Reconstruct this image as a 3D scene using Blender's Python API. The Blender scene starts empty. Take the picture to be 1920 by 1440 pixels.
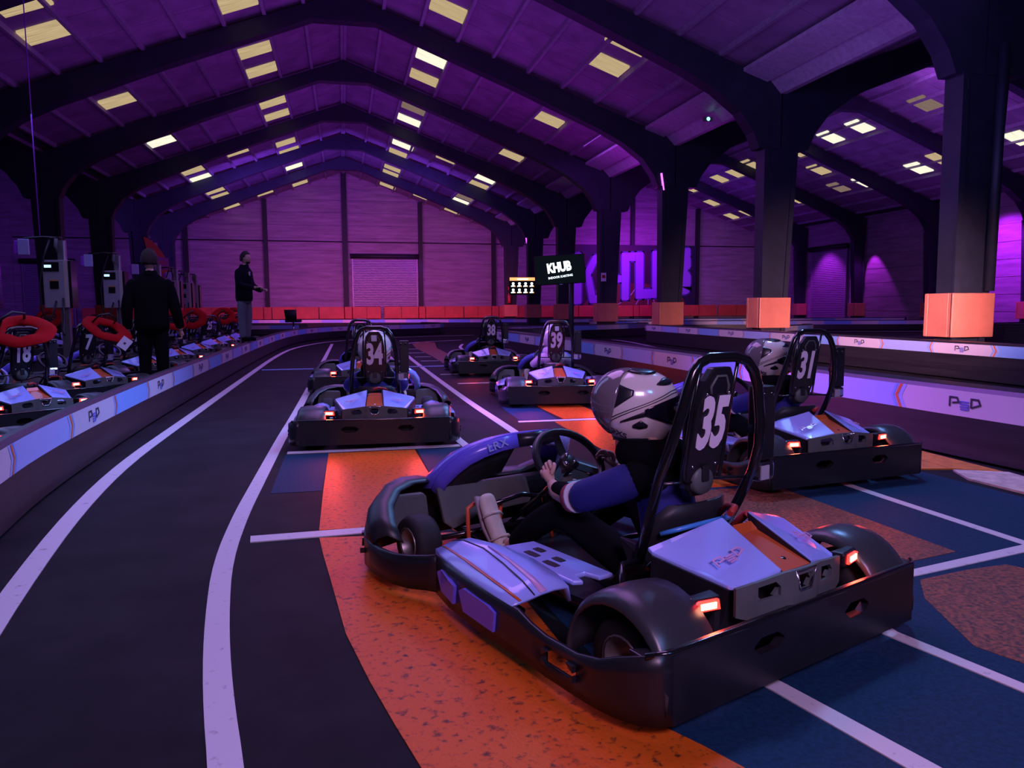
import bpy, bmesh, math, random
from mathutils import Vector, Matrix
random.seed(7)
PI = math.pi
SC = bpy.context.scene
COL = SC.collection
R = math.radians

# ------------------------------------------------------------------ camera
cd = bpy.data.cameras.new('camera'); cam = bpy.data.objects.new('camera', cd); COL.objects.link(cam)
cd.sensor_width = 36.0; cd.lens = 36.0 * 1440 / 1920; cd.clip_end = 300; cd.clip_start = .05
_p, _y, _r = R(5.75), R(12.34), R(0.3)
_f = Vector((math.sin(_y) * math.cos(_p), math.cos(_y) * math.cos(_p), -math.sin(_p)))
_rt = Vector((math.cos(_y), -math.sin(_y), 0)); _up = _rt.cross(_f)
_r2 = _rt * math.cos(_r) - _up * math.sin(_r); _u2 = _up * math.cos(_r) + _rt * math.sin(_r)
m = Matrix((_r2, _u2, -_f)).transposed().to_4x4(); m.translation = Vector((0, 0, 1.15))
cam.matrix_world = m
SC.camera = cam

# ------------------------------------------------------------------ world, lights, exposure
SC.view_settings.view_transform = 'Standard'; SC.view_settings.look = 'None'
SC.view_settings.exposure = 0.0; SC.view_settings.gamma = 1.0
SC.view_settings.use_curve_mapping = False
w = bpy.data.worlds.new('world'); SC.world = w; w.use_nodes = True
w.node_tree.nodes['Background'].inputs[0].default_value = (.28, .17, .62, 1)
w.node_tree.nodes['Background'].inputs[1].default_value = .05

def area(name, loc, size, power, color, target=None, sizey=None, spread=180):
    l = bpy.data.lights.new(name, 'AREA'); l.shape = 'RECTANGLE'; l.size = size; l.size_y = sizey or size
    l.energy = power; l.color = color; l.spread = R(spread)
    o = bpy.data.objects.new(name, l); COL.objects.link(o); o.location = loc
    d = Vector(target if target else (loc[0], loc[1], 0)) - Vector(loc)
    o.rotation_euler = d.to_track_quat('-Z', 'Y').to_euler()
    return o
def spot(name, loc, target, power, color, angle=60, blend=.3, rad=.1):
    l = bpy.data.lights.new(name, 'SPOT'); l.energy = power; l.color = color; l.spot_size = R(angle); l.spot_blend = blend
    l.shadow_soft_size = rad
    o = bpy.data.objects.new(name, l); COL.objects.link(o); o.location = loc
    d = Vector(target) - Vector(loc); o.rotation_euler = d.to_track_quat('-Z', 'Y').to_euler()
    return o
VIO = (.50, .13, 1.0); LAV = (.60, .34, 1.0); BLU = (.22, .36, 1.0); MAG = (.55, .03, 1.0)
area('lamp_track', (0.5, 6.5, 6.3), 3.0, 190, (.70, .30, 1.0), (0.3, 5.5, 0), 5)
area('lamp_track', (-4.5, 9.5, 5.2), 2.0, 110, (.34, .40, 1.0), (-2.2, 7.5, 0), 8)
area('lamp_track', (4.5, 6.5, 5.8), .7, 190, (.20, .42, 1.0), (2.2, 3.0, 0), .7)
area('lamp_track', (1.0, 19, 6.5), 3.0, 330, (.52, .20, 1.0), (1, 18, 0), 9)
area('lamp_track', (6.5, 25, 6.3), 3.0, 330, (.44, .08, 1.0), (8, 25, 0), 12)
area('lamp_near', (.6, -2.8, 4.0), 1.6, 84, (.92, .50, 1.0), (2.3, 2.9, .2), 1.2, 120)
area('lamp_pit', (-5.0, 15, 5.0), 1.5, 120, (.28, .32, 1.0), (-3.6, 14, 0), 12)
area('lamp_far', (0, 38, 6.2), 10, 640, (.27, .07, 1.0), (0, 51.5, 3.6), 2)
spot('door_light', (5.6, 49.5, 4.6), (3.2, 51.4, 2.4), 120, (.45, .06, 1.0), 90, .8)
area('lamp_far', (-16, 36, 5.0), 6, 260, (.27, .07, 1.0), (-15, 51, 4), 2)
area('lamp_far', (19, 40, 5.6), 6, 260, (.28, .05, 1.0), (20, 51.5, 3.5), 2)
area('fill_mural', (19.5, 47.5, 5.8), 4, 260, (.48, .02, 1.0), (20, 51.4, 2.6), .5)  # added fill that brightens the mural letters, no fitting behind it
area('lamp_pads', (2, 41, 2.6), 14, 300, (1.0, .16, .36), (3, 51.5, .8), .5, 120)
area('fill_columns', (5.6, 3.5, 1.9), .8, 80, (1.0, .47, .62), (10.2, 14.5, .75), .5, 28)  # added low fill for the faces of the column pads
area('fill_band', (1.0, 8.5, 3.6), .6, 120, (.42, .10, 1.0), (4.4, 6.8, .45), 6, 60)  # unseen fill added to lift the right barrier's sticker band
area('lamp_right', (20, 24, 4.8), 2, 300, VIO, (29, 30, 3), 20)
spot('wash_light', (27.2, 29.9, 5.3), (29.9, 29.9, 2.6), 1700, (.42, .02, 1.0), 92, .5)
spot('wash_light', (28.0, 43.4, 5.4), (29.9, 43.0, .8), 900, MAG, 80, .6)
spot('wash_light', (29.0, 39.2, 4.9), (29.95, 38.6, .0), 420, MAG, 60, .3)
area('lamp_roof', (0.2, 18, 3.6), 8, 260, (.42, .08, 1.0), (0.2, 20, 9), 14)
area('lamp_roof', (0.2, 36, 3.8), 8, 190, (.42, .06, 1.0), (0.2, 38, 9), 16)
area('lamp_roof', (7.5, 24, 3.6), 2, 130, (.60, .02, 1.0), (6.5, 24, 8), 16)
area('lamp_roof', (20, 27, 3.4), 8, 300, (.32, .09, 1.0), (20, 27, 9), 22)
area('lamp_roof', (6.5, 10, 3.0), 4, 110, (.36, .12, 1.0), (7, 13, 8), 5)
area('lamp_blue', (2.6, -2.6, 4.6), .8, 70, (.10, .36, 1.0), (2.0, 3.0, 0), .8)
area('fill_stickers', (2.6, 8.5, 4.4), .8, 62, (.22, .36, 1.0), (-1.9, 7.0, .35), 4, 70)  # added bluish fill on the track side of the left barrier stickers
spot('column_light', (3.0, 4.0, 5.4), (10, 12, 3.0), 480, (.10, .22, .90), 80, .8, .4)

# ------------------------------------------------------------------ materials
def mat(name, col, rough=.6, metal=0., var=0., scale=8., bump=0., emit=0., coat=0., col2=None, ecol=None, stretch=None, detail=6, thr=None, spec=.5):
    if name in bpy.data.materials: return bpy.data.materials[name]
    m = bpy.data.materials.new(name); m.use_nodes = True
    nt = m.node_tree; b = nt.nodes['Principled BSDF']
    b.inputs['Roughness'].default_value = rough; b.inputs['Metallic'].default_value = metal
    b.inputs['Specular IOR Level'].default_value = spec
    c = tuple(col) + (1,)
    b.inputs['Base Color'].default_value = c
    if var or bump or col2:
        tc = nt.nodes.new('ShaderNodeTexCoord'); mp = nt.nodes.new('ShaderNodeMapping')
        nt.links.new(tc.outputs['Object'], mp.inputs[0])
        if stretch: mp.inputs['Scale'].default_value = stretch
        n = nt.nodes.new('ShaderNodeTexNoise'); n.inputs['Scale'].default_value = scale; n.inputs['Detail'].default_value = detail
        n.inputs['Roughness'].default_value = .65
        nt.links.new(mp.outputs[0], n.inputs['Vector'])
        r = nt.nodes.new('ShaderNodeValToRGB')
        lo, hi = thr if thr else (.35, .68)
        r.color_ramp.elements[0].position = lo; r.color_ramp.elements[1].position = hi
        d = tuple(max(0, x * (1 - var)) for x in col); e = tuple(min(1, x * (1 + var * .6)) for x in col)
        if col2: d = col2; e = col
        r.color_ramp.elements[0].color = tuple(d) + (1,); r.color_ramp.elements[1].color = tuple(e) + (1,)
        nt.links.new(n.outputs[0], r.inputs[0]); nt.links.new(r.outputs[0], b.inputs['Base Color'])
        if bump:
            bp = nt.nodes.new('ShaderNodeBump'); bp.inputs['Strength'].default_value = bump; bp.inputs['Distance'].default_value = .01
            nt.links.new(n.outputs[0], bp.inputs['Height']); nt.links.new(bp.outputs[0], b.inputs['Normal'])
    if emit:
        b.inputs['Emission Color'].default_value = tuple(ecol or col) + (1,); b.inputs['Emission Strength'].default_value = emit
    if coat: b.inputs['Coat Weight'].default_value = coat; b.inputs['Coat Roughness'].default_value = .08
    return m

ASPHALT = mat('asphalt', (.0125, .0115, .0130), .72, var=.55, scale=2.2, bump=.25, detail=12, spec=.14)
NAVY = mat('navy_paint', (.009, .038, .088), .7, var=.35, scale=60, bump=.3, detail=8, spec=.14)
WHITE_PAINT = mat('white_paint', (.62, .58, .60), .5, col2=(.20, .18, .2), scale=22, detail=12, thr=(.26, .40))
ORANGE_PAINT = mat('orange_paint', (.66, .115, .010), .38, col2=(.10, .030, .012), scale=34, detail=12, bump=.3, thr=(.34, .46), spec=.14)
ORANGE_WORN = mat('worn_orange_paint', (.38, .11, .05), .38, col2=(.05, .03, .03), scale=60, detail=10, bump=.5, thr=(.40, .62), spec=.25)
KERB_O = mat('kerb_orange', (.6, .2, .02), .5, var=.3, scale=12)
KERB_W = mat('kerb_cream', (.6, .5, .38), .5, var=.3, scale=12)
BLUE_LINE = mat('blue_line_paint', (.16, .30, .62), .5, var=.3, scale=12)
BLOCK = mat('block_wall', (.36, .26, .34), .85, var=.30, scale=1.6, bump=.3, stretch=(.35, .35, 3.2), detail=9)
ROOF = mat('roof_sheet', (.30, .20, .30), .8, var=.3, scale=1.2, bump=.1)
ROOF2 = mat('roof_joint', (.05, .04, .05), .9)
PURLIN = mat('purlin_steel', (.34, .28, .36), .7, var=.2)
CONC = mat('black_concrete', (.016, .020, .036), .55, var=.25, scale=3, bump=.15)
POSTM = mat('black_post', (.012, .012, .016), .6)
GUTTER = mat('gutter_metal', (.55, .46, .55), .5, var=.2)
DOORM = mat('shutter_steel', (.30, .24, .34), .4, .3)
PADO = mat('orange_vinyl', (.66, .22, .13), .45, var=.12, scale=2.5, bump=.15)
PADR = mat('red_orange_vinyl', (.70, .10, .05), .5, var=.15, scale=2, bump=.1)
SEAM = mat('pad_seam', (.10, .015, .01), .7)
BLACKP = mat('black_plastic', (.018, .018, .022), .42, var=.4, scale=5, bump=.05)
BARR = mat('barrier_plastic', (.030, .026, .032), .42, col2=(.012, .010, .014), scale=3.2, stretch=(1, .25, 6), detail=10, thr=(.35, .75))
STW = mat('sticker_white', (.62, .56, .66), .4)
STB = mat('sticker_blue', (.22, .42, .86), .4)
STB2 = mat('sticker_pale_blue', (.36, .46, .86), .4)
STO = mat('sticker_orange', (.72, .16, .05), .4)
INK = mat('logo_ink', (.03, .03, .06), .5)
INKB = mat('logo_blue', (.12, .14, .55), .5)
GLOSSB = mat('gloss_black_tube', (.008, .008, .010), .18, coat=.5)
SATIN = mat('satin_black_plastic', (.013, .013, .017), .34, var=.25, scale=9)
GREYP = mat('grey_plastic', (.10, .115, .11), .5, var=.15, scale=6)
FENDER = mat('satin_grey_fender', (.055, .060, .068), .33, .35)
PANEL = mat('lavender_blue_bodywork', (.34, .42, .95), .22, coat=.5)
PANEL2 = mat('purple_bodywork', (.15, .12, .80), .3, coat=.3)
PINKP = mat('pink_bodywork', (.62, .36, .66), .25, coat=.4)
ORANGEB = mat('orange_bodywork', (.55, .10, .025), .28, coat=.5)
ORANGEP = mat('orange_pedal', (.60, .09, .03), .4)
CHROME = mat('chrome', (.6, .6, .62), .18, 1.)
ALU = mat('dull_alloy', (.34, .33, .32), .4, .8)
RUBBER = mat('tyre_rubber', (.012, .012, .014), .75, var=.3, scale=30)
LENS = mat('tail_lamp_lit', (1., .10, .06), .3, emit=9, ecol=(1, .012, .008))
LENSHOT = mat('tail_lamp_core', (1., .35, .2), .3, emit=16, ecol=(1, .40, .22))
LENSOFF = mat('tail_lamp_unlit', (.25, .02, .02), .25, coat=.5)
DIGIT = mat('number_white', (.86, .76, .86), .45)
SEATM = mat('seat_black', (.014, .014, .018), .5)
BLUEL = mat('seat_edge_blue', (.06, .28, .75), .3, coat=.4)
STRAP = mat('red_strap', (.42, .03, .03), .6)
REDC = mat('red_cushion', (.30, .003, .006), .85, spec=.1, var=.15, scale=5, bump=.1)
CREAM = mat('helmet_white', (.70, .64, .62), .2, coat=.8)
VISOR = mat('helmet_visor', (.008, .006, .018), .04, coat=.3)
HBLACK = mat('helmet_black', (.012, .012, .02), .3)
HSMOKE = mat('helmet_smoked_spoiler', (.16, .13, .16), .12, coat=.6)
FOAM = mat('helmet_padding', (.008, .008, .01), .9)
SKIN = mat('skin', (.50, .30, .24), .5)
CLOTHB = mat('black_cloth', (.005, .005, .007), 1., bump=.2, scale=20, spec=.06)
CLOTHN = mat('navy_jacket', (.006, .007, .013), .95, bump=.2, scale=14, spec=.08)
BLUET = mat('blue_shirt', (.010, .012, .17), .8, bump=.15, scale=14)
MAROON = mat('maroon_band', (.26, .03, .04), .8)
JEANS = mat('grey_jeans', (.13, .14, .17), .85, bump=.2, scale=20)
PINKJ = mat('pale_pink_jacket', (.55, .48, .55), .8, bump=.2, scale=12)
SHOEM = mat('cream_trainer', (.56, .50, .42), .6, var=.12, scale=20)
SOLE = mat('shoe_sole', (.30, .24, .26), .6)
HAIRM = mat('dark_hair', (.018, .012, .010), .8, bump=.5, scale=40)
CHG = mat('charger_grey', (.40, .38, .42), .45, .1, var=.1)
CHGL = mat('charger_cream_edge', (.55, .50, .42), .5)
CABLE = mat('black_cable', (.006, .006, .008), .5)
SCRB = mat('lcd_lit', (.3, .6, 1), .3, emit=1.6, ecol=(.45, .75, 1))
ORLAB = mat('orange_label', (.62, .28, .08), .5)
SHIELD = mat('lavender_shield', (.50, .48, .85), .35)
SHIELD2 = mat('violet_shield', (.45, .06, .85), .35)
FLAGM = mat('flag_fabric', (.78, .10, .07), .7, bump=.1, scale=4)
FLAGP = mat('flag_print', (.45, .10, .42), .7)
TVB = mat('tv_black', (.006, .006, .008), .5, spec=.2)
TVS = mat('tv_screen', (.003, .006, .006), .7, spec=.1, emit=.005, ecol=(.4, .9, .9))
TVW = mat('tv_white', (1, 1, 1), .4, emit=1.7, ecol=(.85, 1, .95))
TVO = mat('screen_orange', (1, .35, .1), .4, emit=1.8, ecol=(1, .36, .12))
MURAL = mat('mural_dark', (.020, .010, .05), .6, col2=(.05, .012, .02), scale=.35, thr=(.4, .6))
MURALP = mat('mural_purple', (.42, .16, .85), .55)
MURALE = mat('mural_outline', (.10, .06, .35), .55)
MURALO = mat('mural_road', (.20, .045, .03), .6, var=.5, scale=.6)
SIGNW = mat('sign_white', (.6, .6, .7), .5)
REDX = mat('extinguisher_red', (.5, .02, .02), .35)

def skymat(name, s, c):
    return mat(name, c, .6, var=.16, scale=2.5, stretch=(1, 9, 1), emit=0)
def emat(name, c, s):
    m = bpy.data.materials.new(name); m.use_nodes = True; nt = m.node_tree; nt.nodes.clear()
    o = nt.nodes.new('ShaderNodeOutputMaterial'); e = nt.nodes.new('ShaderNodeEmission'); nt.links.new(e.outputs[0], o.inputs[0])
    tc = nt.nodes.new('ShaderNodeTexCoord'); mp = nt.nodes.new('ShaderNodeMapping'); nt.links.new(tc.outputs['Object'], mp.inputs[0])
    mp.inputs['Scale'].default_value = (.6, 14, 1)
    n = nt.nodes.new('ShaderNodeTexNoise'); n.inputs['Scale'].default_value = 1.6; n.inputs['Detail'].default_value = 6; nt.links.new(mp.outputs[0], n.inputs[0])
    r = nt.nodes.new('ShaderNodeValToRGB'); r.color_ramp.elements[0].position = .3; r.color_ramp.elements[1].position = .7
    r.color_ramp.elements[0].color = tuple(x * .62 for x in c) + (1,); r.color_ramp.elements[1].color = tuple(c) + (1,)
    nt.links.new(n.outputs[0], r.inputs[0]); nt.links.new(r.outputs[0], e.inputs[0]); e.inputs[1].default_value = s
    return m
SKY_WARM = emat('skylight_warm', (.74, .55, .30), .85)
SKY_WHITE = emat('skylight_bright', (1.0, .97, .75), 1.25)
SKY_DIM = emat('skylight_dim', (.36, .24, .20), .7)

# ------------------------------------------------------------------ mesh helpers
class MB:
    def __init__(s): s.v = []; s.f = []; s.mi = []; s.sm = []
    def add(s, vs, fs, mi=0, sm=False):
        o = len(s.v); s.v += [tuple(v) for v in vs]
        for f in fs: s.f.append(tuple(i + o for i in f)); s.mi.append(mi); s.sm.append(sm)
        return s
    def box(s, a, b, mi=0, M=None):
        x0, y0, z0 = a; x1, y1, z1 = b
        vs = [Vector(p) for p in [(x0, y0, z0), (x1, y0, z0), (x1, y1, z0), (x0, y1, z0), (x0, y0, z1), (x1, y0, z1), (x1, y1, z1), (x0, y1, z1)]]
        if M: vs = [M @ v for v in vs]
        return s.add(vs, [(0, 3, 2, 1), (4, 5, 6, 7), (0, 1, 5, 4), (1, 2, 6, 5), (2, 3, 7, 6), (3, 0, 4, 7)], mi)
    def prism(s, poly, axis, a, b, mi=0):
        # poly 2D in the other two axes (order x,y,z without axis)
        n = len(poly); vs = []
        for t in (a, b):
            for p in poly:
                q = list(p); q.insert(axis, t); vs.append(q)
        fs = [tuple(range(n)), tuple(range(2 * n - 1, n - 1, -1))] + [(i, (i + 1) % n, n + (i + 1) % n, n + i) for i in range(n)]
        return s.add(vs, fs, mi)
    def tube(s, pts, r, n=8, mi=0, closed=False, cap=True):
        pts = [Vector(p) for p in pts]; m = len(pts); rings = []
        rr = r if isinstance(r, (list, tuple)) else [r] * m
        prev = None
        for i, p in enumerate(pts):
            if closed: t = (pts[(i + 1) % m] - pts[i - 1])
            else: t = pts[min(i + 1, m - 1)] - pts[max(i - 1, 0)]
            t.normalize()
            if prev is None:
                u = Vector((0, 0, 1)) if abs(t.z) < .9 else Vector((1, 0, 0))
            else: u = prev
            u = (u - t * u.dot(t)).normalized(); prev = u; v = t.cross(u)
            rings.append([p + (u * math.cos(2 * PI * k / n) + v * math.sin(2 * PI * k / n)) * rr[i] for k in range(n)])
        vs = [q for g in rings for q in g]; fs = []
        for i in range(m if closed else m - 1):
            j = (i + 1) % m
            for k in range(n): fs.append((i * n + k, i * n + (k + 1) % n, j * n + (k + 1) % n, j * n + k))
        s.add(vs, fs, mi, True)
        if cap and not closed:
            o = len(s.v) - len(vs)
            s.f.append(tuple(o + k for k in range(n - 1, -1, -1))); s.mi.append(mi); s.sm.append(False)
            s.f.append(tuple(o + (m - 1) * n + k for k in range(n))); s.mi.append(mi); s.sm.append(False)
        return s
    def lathe(s, prof, axis_o, axis_d, n=24, mi=0):
        # prof list of (r, t) along axis
        d = Vector(axis_d).normalized(); o = Vector(axis_o)
        u = Vector((0, 0, 1)) if abs(d.z) < .9 else Vector((1, 0, 0)); u = (u - d * u.dot(d)).normalized(); v = d.cross(u)
        vs = []; 
        for r, t in prof:
            for k in range(n): vs.append(o + d * t + (u * math.cos(2 * PI * k / n) + v * math.sin(2 * PI * k / n)) * r)
        fs = []
        for i in range(len(prof) - 1):
            for k in range(n): fs.append((i * n + k, i * n + (k + 1) % n, (i + 1) * n + (k + 1) % n, (i + 1) * n + k))
        return s.add(vs, fs, mi, True)
    def poly(s, pts, mi=0): return s.add(pts, [tuple(range(len(pts)))], mi)
    def grid(s, rows, mi=0, sm=True):
        m = len(rows[0]); vs = [p for r in rows for p in r]
        fs = [(i * m + j, i * m + j + 1, (i + 1) * m + j + 1, (i + 1) * m + j) for i in range(len(rows) - 1) for j in range(m - 1)]
        return s.add(vs, fs, mi, sm)
    def mesh(s, name, mats):
        me = bpy.data.meshes.new(name); me.from_pydata(s.v, [], s.f); me.update()
        for m in (mats if isinstance(mats, (list, tuple)) else [mats]): me.materials.append(m)
        me.polygons.foreach_set('material_index', s.mi); me.polygons.foreach_set('use_smooth', s.sm)
        bm = bmesh.new(); bm.from_mesh(me); bmesh.ops.recalc_face_normals(bm, faces=bm.faces); bm.to_mesh(me); bm.free()
        return me
    def build(s, name, mats, parent=None, solid=0, bevel=0, sub=0, offs=0):
        o = bpy.data.objects.new(name, s.mesh(name, mats)); COL.objects.link(o)
        if parent: o.parent = parent
        if solid:
            md = o.modifiers.new('s', 'SOLIDIFY'); md.thickness = solid; md.offset = offs
        if bevel:
            md = o.modifiers.new('b', 'BEVEL'); md.width = bevel; md.segments = 2; md.limit_method = 'ANGLE'; md.angle_limit = R(40)
        if sub:
            md = o.modifiers.new('u', 'SUBSURF'); md.levels = sub; md.render_levels = sub
        return o
def link(name, me, parent=None, loc=None, rot=None):
    o = bpy.data.objects.new(name, me); COL.objects.link(o)
    if parent: o.parent = parent
    if loc: o.location = loc
    if rot: o.rotation_euler = rot
    return o
def tag(o, label=None, cat=None, group=None, kind=None):
    if label: o['label'] = label
    if cat: o['category'] = cat
    if group: o['group'] = group
    if kind: o['kind'] = kind
    return o
def thing(name, label, cat, loc=(0, 0, 0), rz=0, group=None):
    o = bpy.data.objects.new(name, None); COL.objects.link(o); o.location = loc; o.rotation_euler = (0, 0, rz); o.empty_display_size = .1
    return tag(o, label, cat, group)
def copy_tree(o, parent=None):
    c = o.copy(); COL.objects.link(c); c.parent = parent
    for ch in [x for x in o.children]: copy_tree(ch, c)
    return c
def text_mesh(txt, size, sx=1.0, bold=0.0, depth=.002, shear=0, mats=None, name='lettering'):
    c = bpy.data.curves.new('t', 'FONT'); c.body = txt; c.size = size; c.offset = bold; c.extrude = depth; c.shear = shear
    c.align_x = 'CENTER'; c.align_y = 'CENTER'; c.resolution_u = 3
    o = bpy.data.objects.new('t', c); COL.objects.link(o)
    bpy.context.view_layer.update()
    dg = bpy.context.evaluated_depsgraph_get()
    me = bpy.data.meshes.new_from_object(o.evaluated_get(dg)); me.name = name
    bpy.data.objects.remove(o); bpy.data.curves.remove(c)
    for v in me.vertices: v.co.x *= sx
    me.materials.clear()
    me.materials.append(mats or DIGIT)
    return me
def stroke(mb, pts, wd, z0=0, z1=.002, mi=0, closed=False):
    # flat mitred stroke in xy plane, thickness z0..z1
    P = [Vector((p[0], p[1])) for p in pts]; n = len(P); L = []; Rr = []
    for i in range(n):
        a = P[i - 1] if (i > 0 or closed) else None; b = P[(i + 1) % n] if (i < n - 1 or closed) else None
        d1 = (P[i] - a).normalized() if a is not None else None; d2 = (b - P[i]).normalized() if b is not None else None
        if d1 is None: d1 = d2
        if d2 is None: d2 = d1
        n1 = Vector((-d1.y, d1.x)); n2 = Vector((-d2.y, d2.x)); mm = (n1 + n2)
        if mm.length < .3: mm = n1
        mm.normalize(); k = wd / 2 / max(.5, mm.dot(n1))
        L.append(P[i] + mm * k); Rr.append(P[i] - mm * k)
    for i in range(n if closed else n - 1):
        j = (i + 1) % n
        q = [L[i], L[j], Rr[j], Rr[i]]
        vs = [(p.x, p.y, z0) for p in q] + [(p.x, p.y, z1) for p in q]
        mb.add(vs, [(0, 1, 2, 3), (7, 6, 5, 4), (0, 4, 5, 1), (1, 5, 6, 2), (2, 6, 7, 3), (3, 7, 4, 0)], mi)
def psd_mesh(h, ink=INK, blue=INKB):
    mb = MB(); w = h * .16
    stroke(mb, [(-1.55 * h, -.42 * h), (-1.55 * h, .42 * h), (-.80 * h, .42 * h), (-.62 * h, .02 * h), (-1.28 * h, -.06 * h)], w)
    for k, yy in enumerate((.10, -.12, -.34, -.56)):
        stroke(mb, [(-.48 * h + .06 * h * (k % 2), yy * h), (.36 * h + .06 * h * ((k + 1) % 2), yy * h)], w * .85, mi=1)
    stroke(mb, [(-.42 * h, .16 * h), (-.42 * h, -.18 * h)], w * .8, mi=1); stroke(mb, [(.38 * h, -.12 * h), (.38 * h, -.58 * h)], w * .8, mi=1)
    stroke(mb, [(.66 * h, -.36 * h), (.66 * h, .42 * h), (1.36 * h, .42 * h), (1.56 * h, -.02 * h), (.66 * h, -.34 * h)], w)
    return mb.mesh('logo', [ink, blue])
PSD_BIG = psd_mesh(.085); PSD_KART = psd_mesh(.036, PINKP, PINKP)

# ------------------------------------------------------------------ floor and its paint
fl = MB().box((-30, -3, -.2), (31, 53, 0)).build('floor', ASPHALT); tag(fl, kind='structure')
def flat(name, pts, m_, z=.003, label=None):
    o = MB().prism(pts, 2, 0.0002, z).build(name, m_, fl)
    if label: tag(o, label)
    return o
def ribbon(name, pts, wd, m_, z=.004, label=None):
    mb = MB(); stroke(mb, smooth(pts), wd, .0002, z); o = mb.build(name, m_, fl)
    if label: tag(o, label)
    return o
def smooth(pts, it=2):
    for _ in range(it):
        q = [pts[0]]
        for a, b in zip(pts, pts[1:]):
            q.append((a[0] * .75 + b[0] * .25, a[1] * .75 + b[1] * .25)); q.append((a[0] * .25 + b[0] * .75, a[1] * .25 + b[1] * .75))
        q.append(pts[-1]); pts = q
    return pts
flat('blue_tarmac_paint', [(.93, 1.45), (.80, 2.0), (.72, 3.0), (.72, 3.6), (1.6, 3.95), (2.1, 4.4), (3.05, 5.4), (3.72, 5.4), (3.86, 4.6), (3.92, 3.95), (4.05, 2.6), (3.0, 1.2), (1.3, 1.0)], NAVY, .002, 'navy blue painted grid area beside the number 35 kart')
flat('navy_slot_paint', [(-.47, 4.9), (-.16, 4.9), (-.14, 6.18), (-.47, 6.18)], NAVY, .002)
flat('navy_slot_paint', [(.56, 4.9), (.9, 4.9), (.9, 6.18), (.56, 6.18)], NAVY, .002)
flat('navy_slot_paint', [(1.72, 7.5), (2.12, 7.5), (2.15, 8.6), (1.75, 8.6)], NAVY, .002)
flat('orange_band', [(.93, 1.2), (.30, 1.35), (.16, 1.83), (.11, 2.04), (.05, 2.31), (-.02, 2.68), (-.08, 3.24), (-.12, 3.6), (-.145, 3.87), (.60, 3.80), (.66, 3.0), (.70, 2.4), (.78, 1.95), (.89, 1.76), (1.02, 1.5)], ORANGE_PAINT, .004, 'wide worn orange paint band curving under the nearest kart')
flat('orange_band', [(-.15, 4.01), (-.15, 4.9), (-.14, 6.16), (.54, 6.16), (.55, 5.4), (.58, 4.3), (.59, 4.0)], ORANGE_PAINT, .004)
flat('orange_band', [(2.18, 7.50), (2.16, 8.7), (2.68, 8.7), (2.66, 7.50)], ORANGE_PAINT, .004)
flat('orange_band', [(1.98, 4.4), (2.04, 7.34), (2.55, 7.34), (2.62, 5.6), (2.68, 4.4)], ORANGE_PAINT, .004)
flat('orange_band', [(2.05, 3.1), (2.30, 2.88), (2.50, 2.90), (2.76, 2.96), (2.72, 3.6), (2.67, 4.3), (2.3, 4.35), (1.98, 4.3)], ORANGE_WORN, .004, 'worn orange strip between the number 35 and 31 karts')
flat('orange_band', [(2.33, 2.68), (2.62, 2.74), (2.84, 2.76), (2.92, 2.6), (2.75, 2.1), (2.2, 1.7), (2.05, 2.1), (2.2, 2.5)], ORANGE_WORN, .004, 'worn orange patch in front of the right grid line')
flat('orange_band', [(1.9, 12.9), (1.98, 14.5), (2.45, 14.5), (2.5, 12.9)], ORANGE_PAINT, .004)
flat('orange_band', [(1.98, 15.1), (2.02, 18), (1.98, 21.5), (2.1, 24.3), (2.6, 25.8), (2.9, 25.0), (2.55, 21.5), (2.5, 18), (2.45, 15.1)], ORANGE_WORN, .004)
ribbon('white_line', [(-1.15, 2.3), (-1.33, 3.3), (-1.52, 4.7), (-1.62, 6.1), (-1.62, 7.9), (-1.61, 13), (-1.60, 19), (-1.40, 23.2), (-.5, 27), (1.5, 29.5), (3.6, 30.6), (5.2, 31)], .10, WHITE_PAINT, label='white edge line along the left track barrier')
ribbon('white_line', [(-.22, 1.35), (-.30, 1.85), (-.40, 2.35), (-.485, 2.9), (-.565, 3.6), (-.585, 4.4), (-.58, 5.0), (-.56, 7.05), (-.53, 8.45), (-.46, 15.1), (-.36, 25)], .085, WHITE_PAINT, label='white line curving left of the number 34 kart')
ribbon('white_line', [(1.03, 3.95), (.99, 5.9), (.93, 6.9), (.93, 9), (1.03, 12.4), (1.05, 20)], .075, WHITE_PAINT)
ribbon('white_line', [(1.53, 5.6), (1.51, 7.16), (1.46, 9.4), (1.45, 14), (1.47, 18.8), (1.62, 23.6), (2.4, 25.6), (4.0, 26.5)], .085, WHITE_PAINT, label='long white line left of the number 39 kart')
ribbon('white_line', [(3.0, 14.6), (3.05, 18), (3.15, 21.4), (3.6, 23.6)], .08, WHITE_PAINT)
ribbon('white_line', [(3.10, 9.5), (3.13, 6), (3.13, 4.2), (3.16, 3.5), (3.19, 2.85)], .062, WHITE_PAINT, label='white line running from under the number 31 kart')
flat('grid_line', [(-.475, 3.87), (-.485, 3.975), (.14, 4.0), (.62, 3.99), (.62, 3.89), (.14, 3.9)], WHITE_PAINT, .006)
flat('grid_line', [(-.46, 6.21), (-.46, 6.30), (.92, 6.30), (.92, 6.21)], WHITE_PAINT, .006)
flat('grid_line', [(1.68, 7.37), (1.69, 7.46), (3.02, 7.45), (3.02, 7.36)], WHITE_PAINT, .006)
flat('grid_line', [(1.66, 11.35), (1.66, 11.45), (3.0, 11.45), (3.0, 11.35)], WHITE_PAINT, .006)
flat('grid_line', [(1.9, 2.66), (2.36, 2.725), (3.2, 2.91), (3.45, 2.98), (3.45, 3.06), (3.14, 2.97), (2.4, 2.795), (1.9, 2.73)], WHITE_PAINT, .006, 'white grid line meeting the long line at the right')
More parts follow.
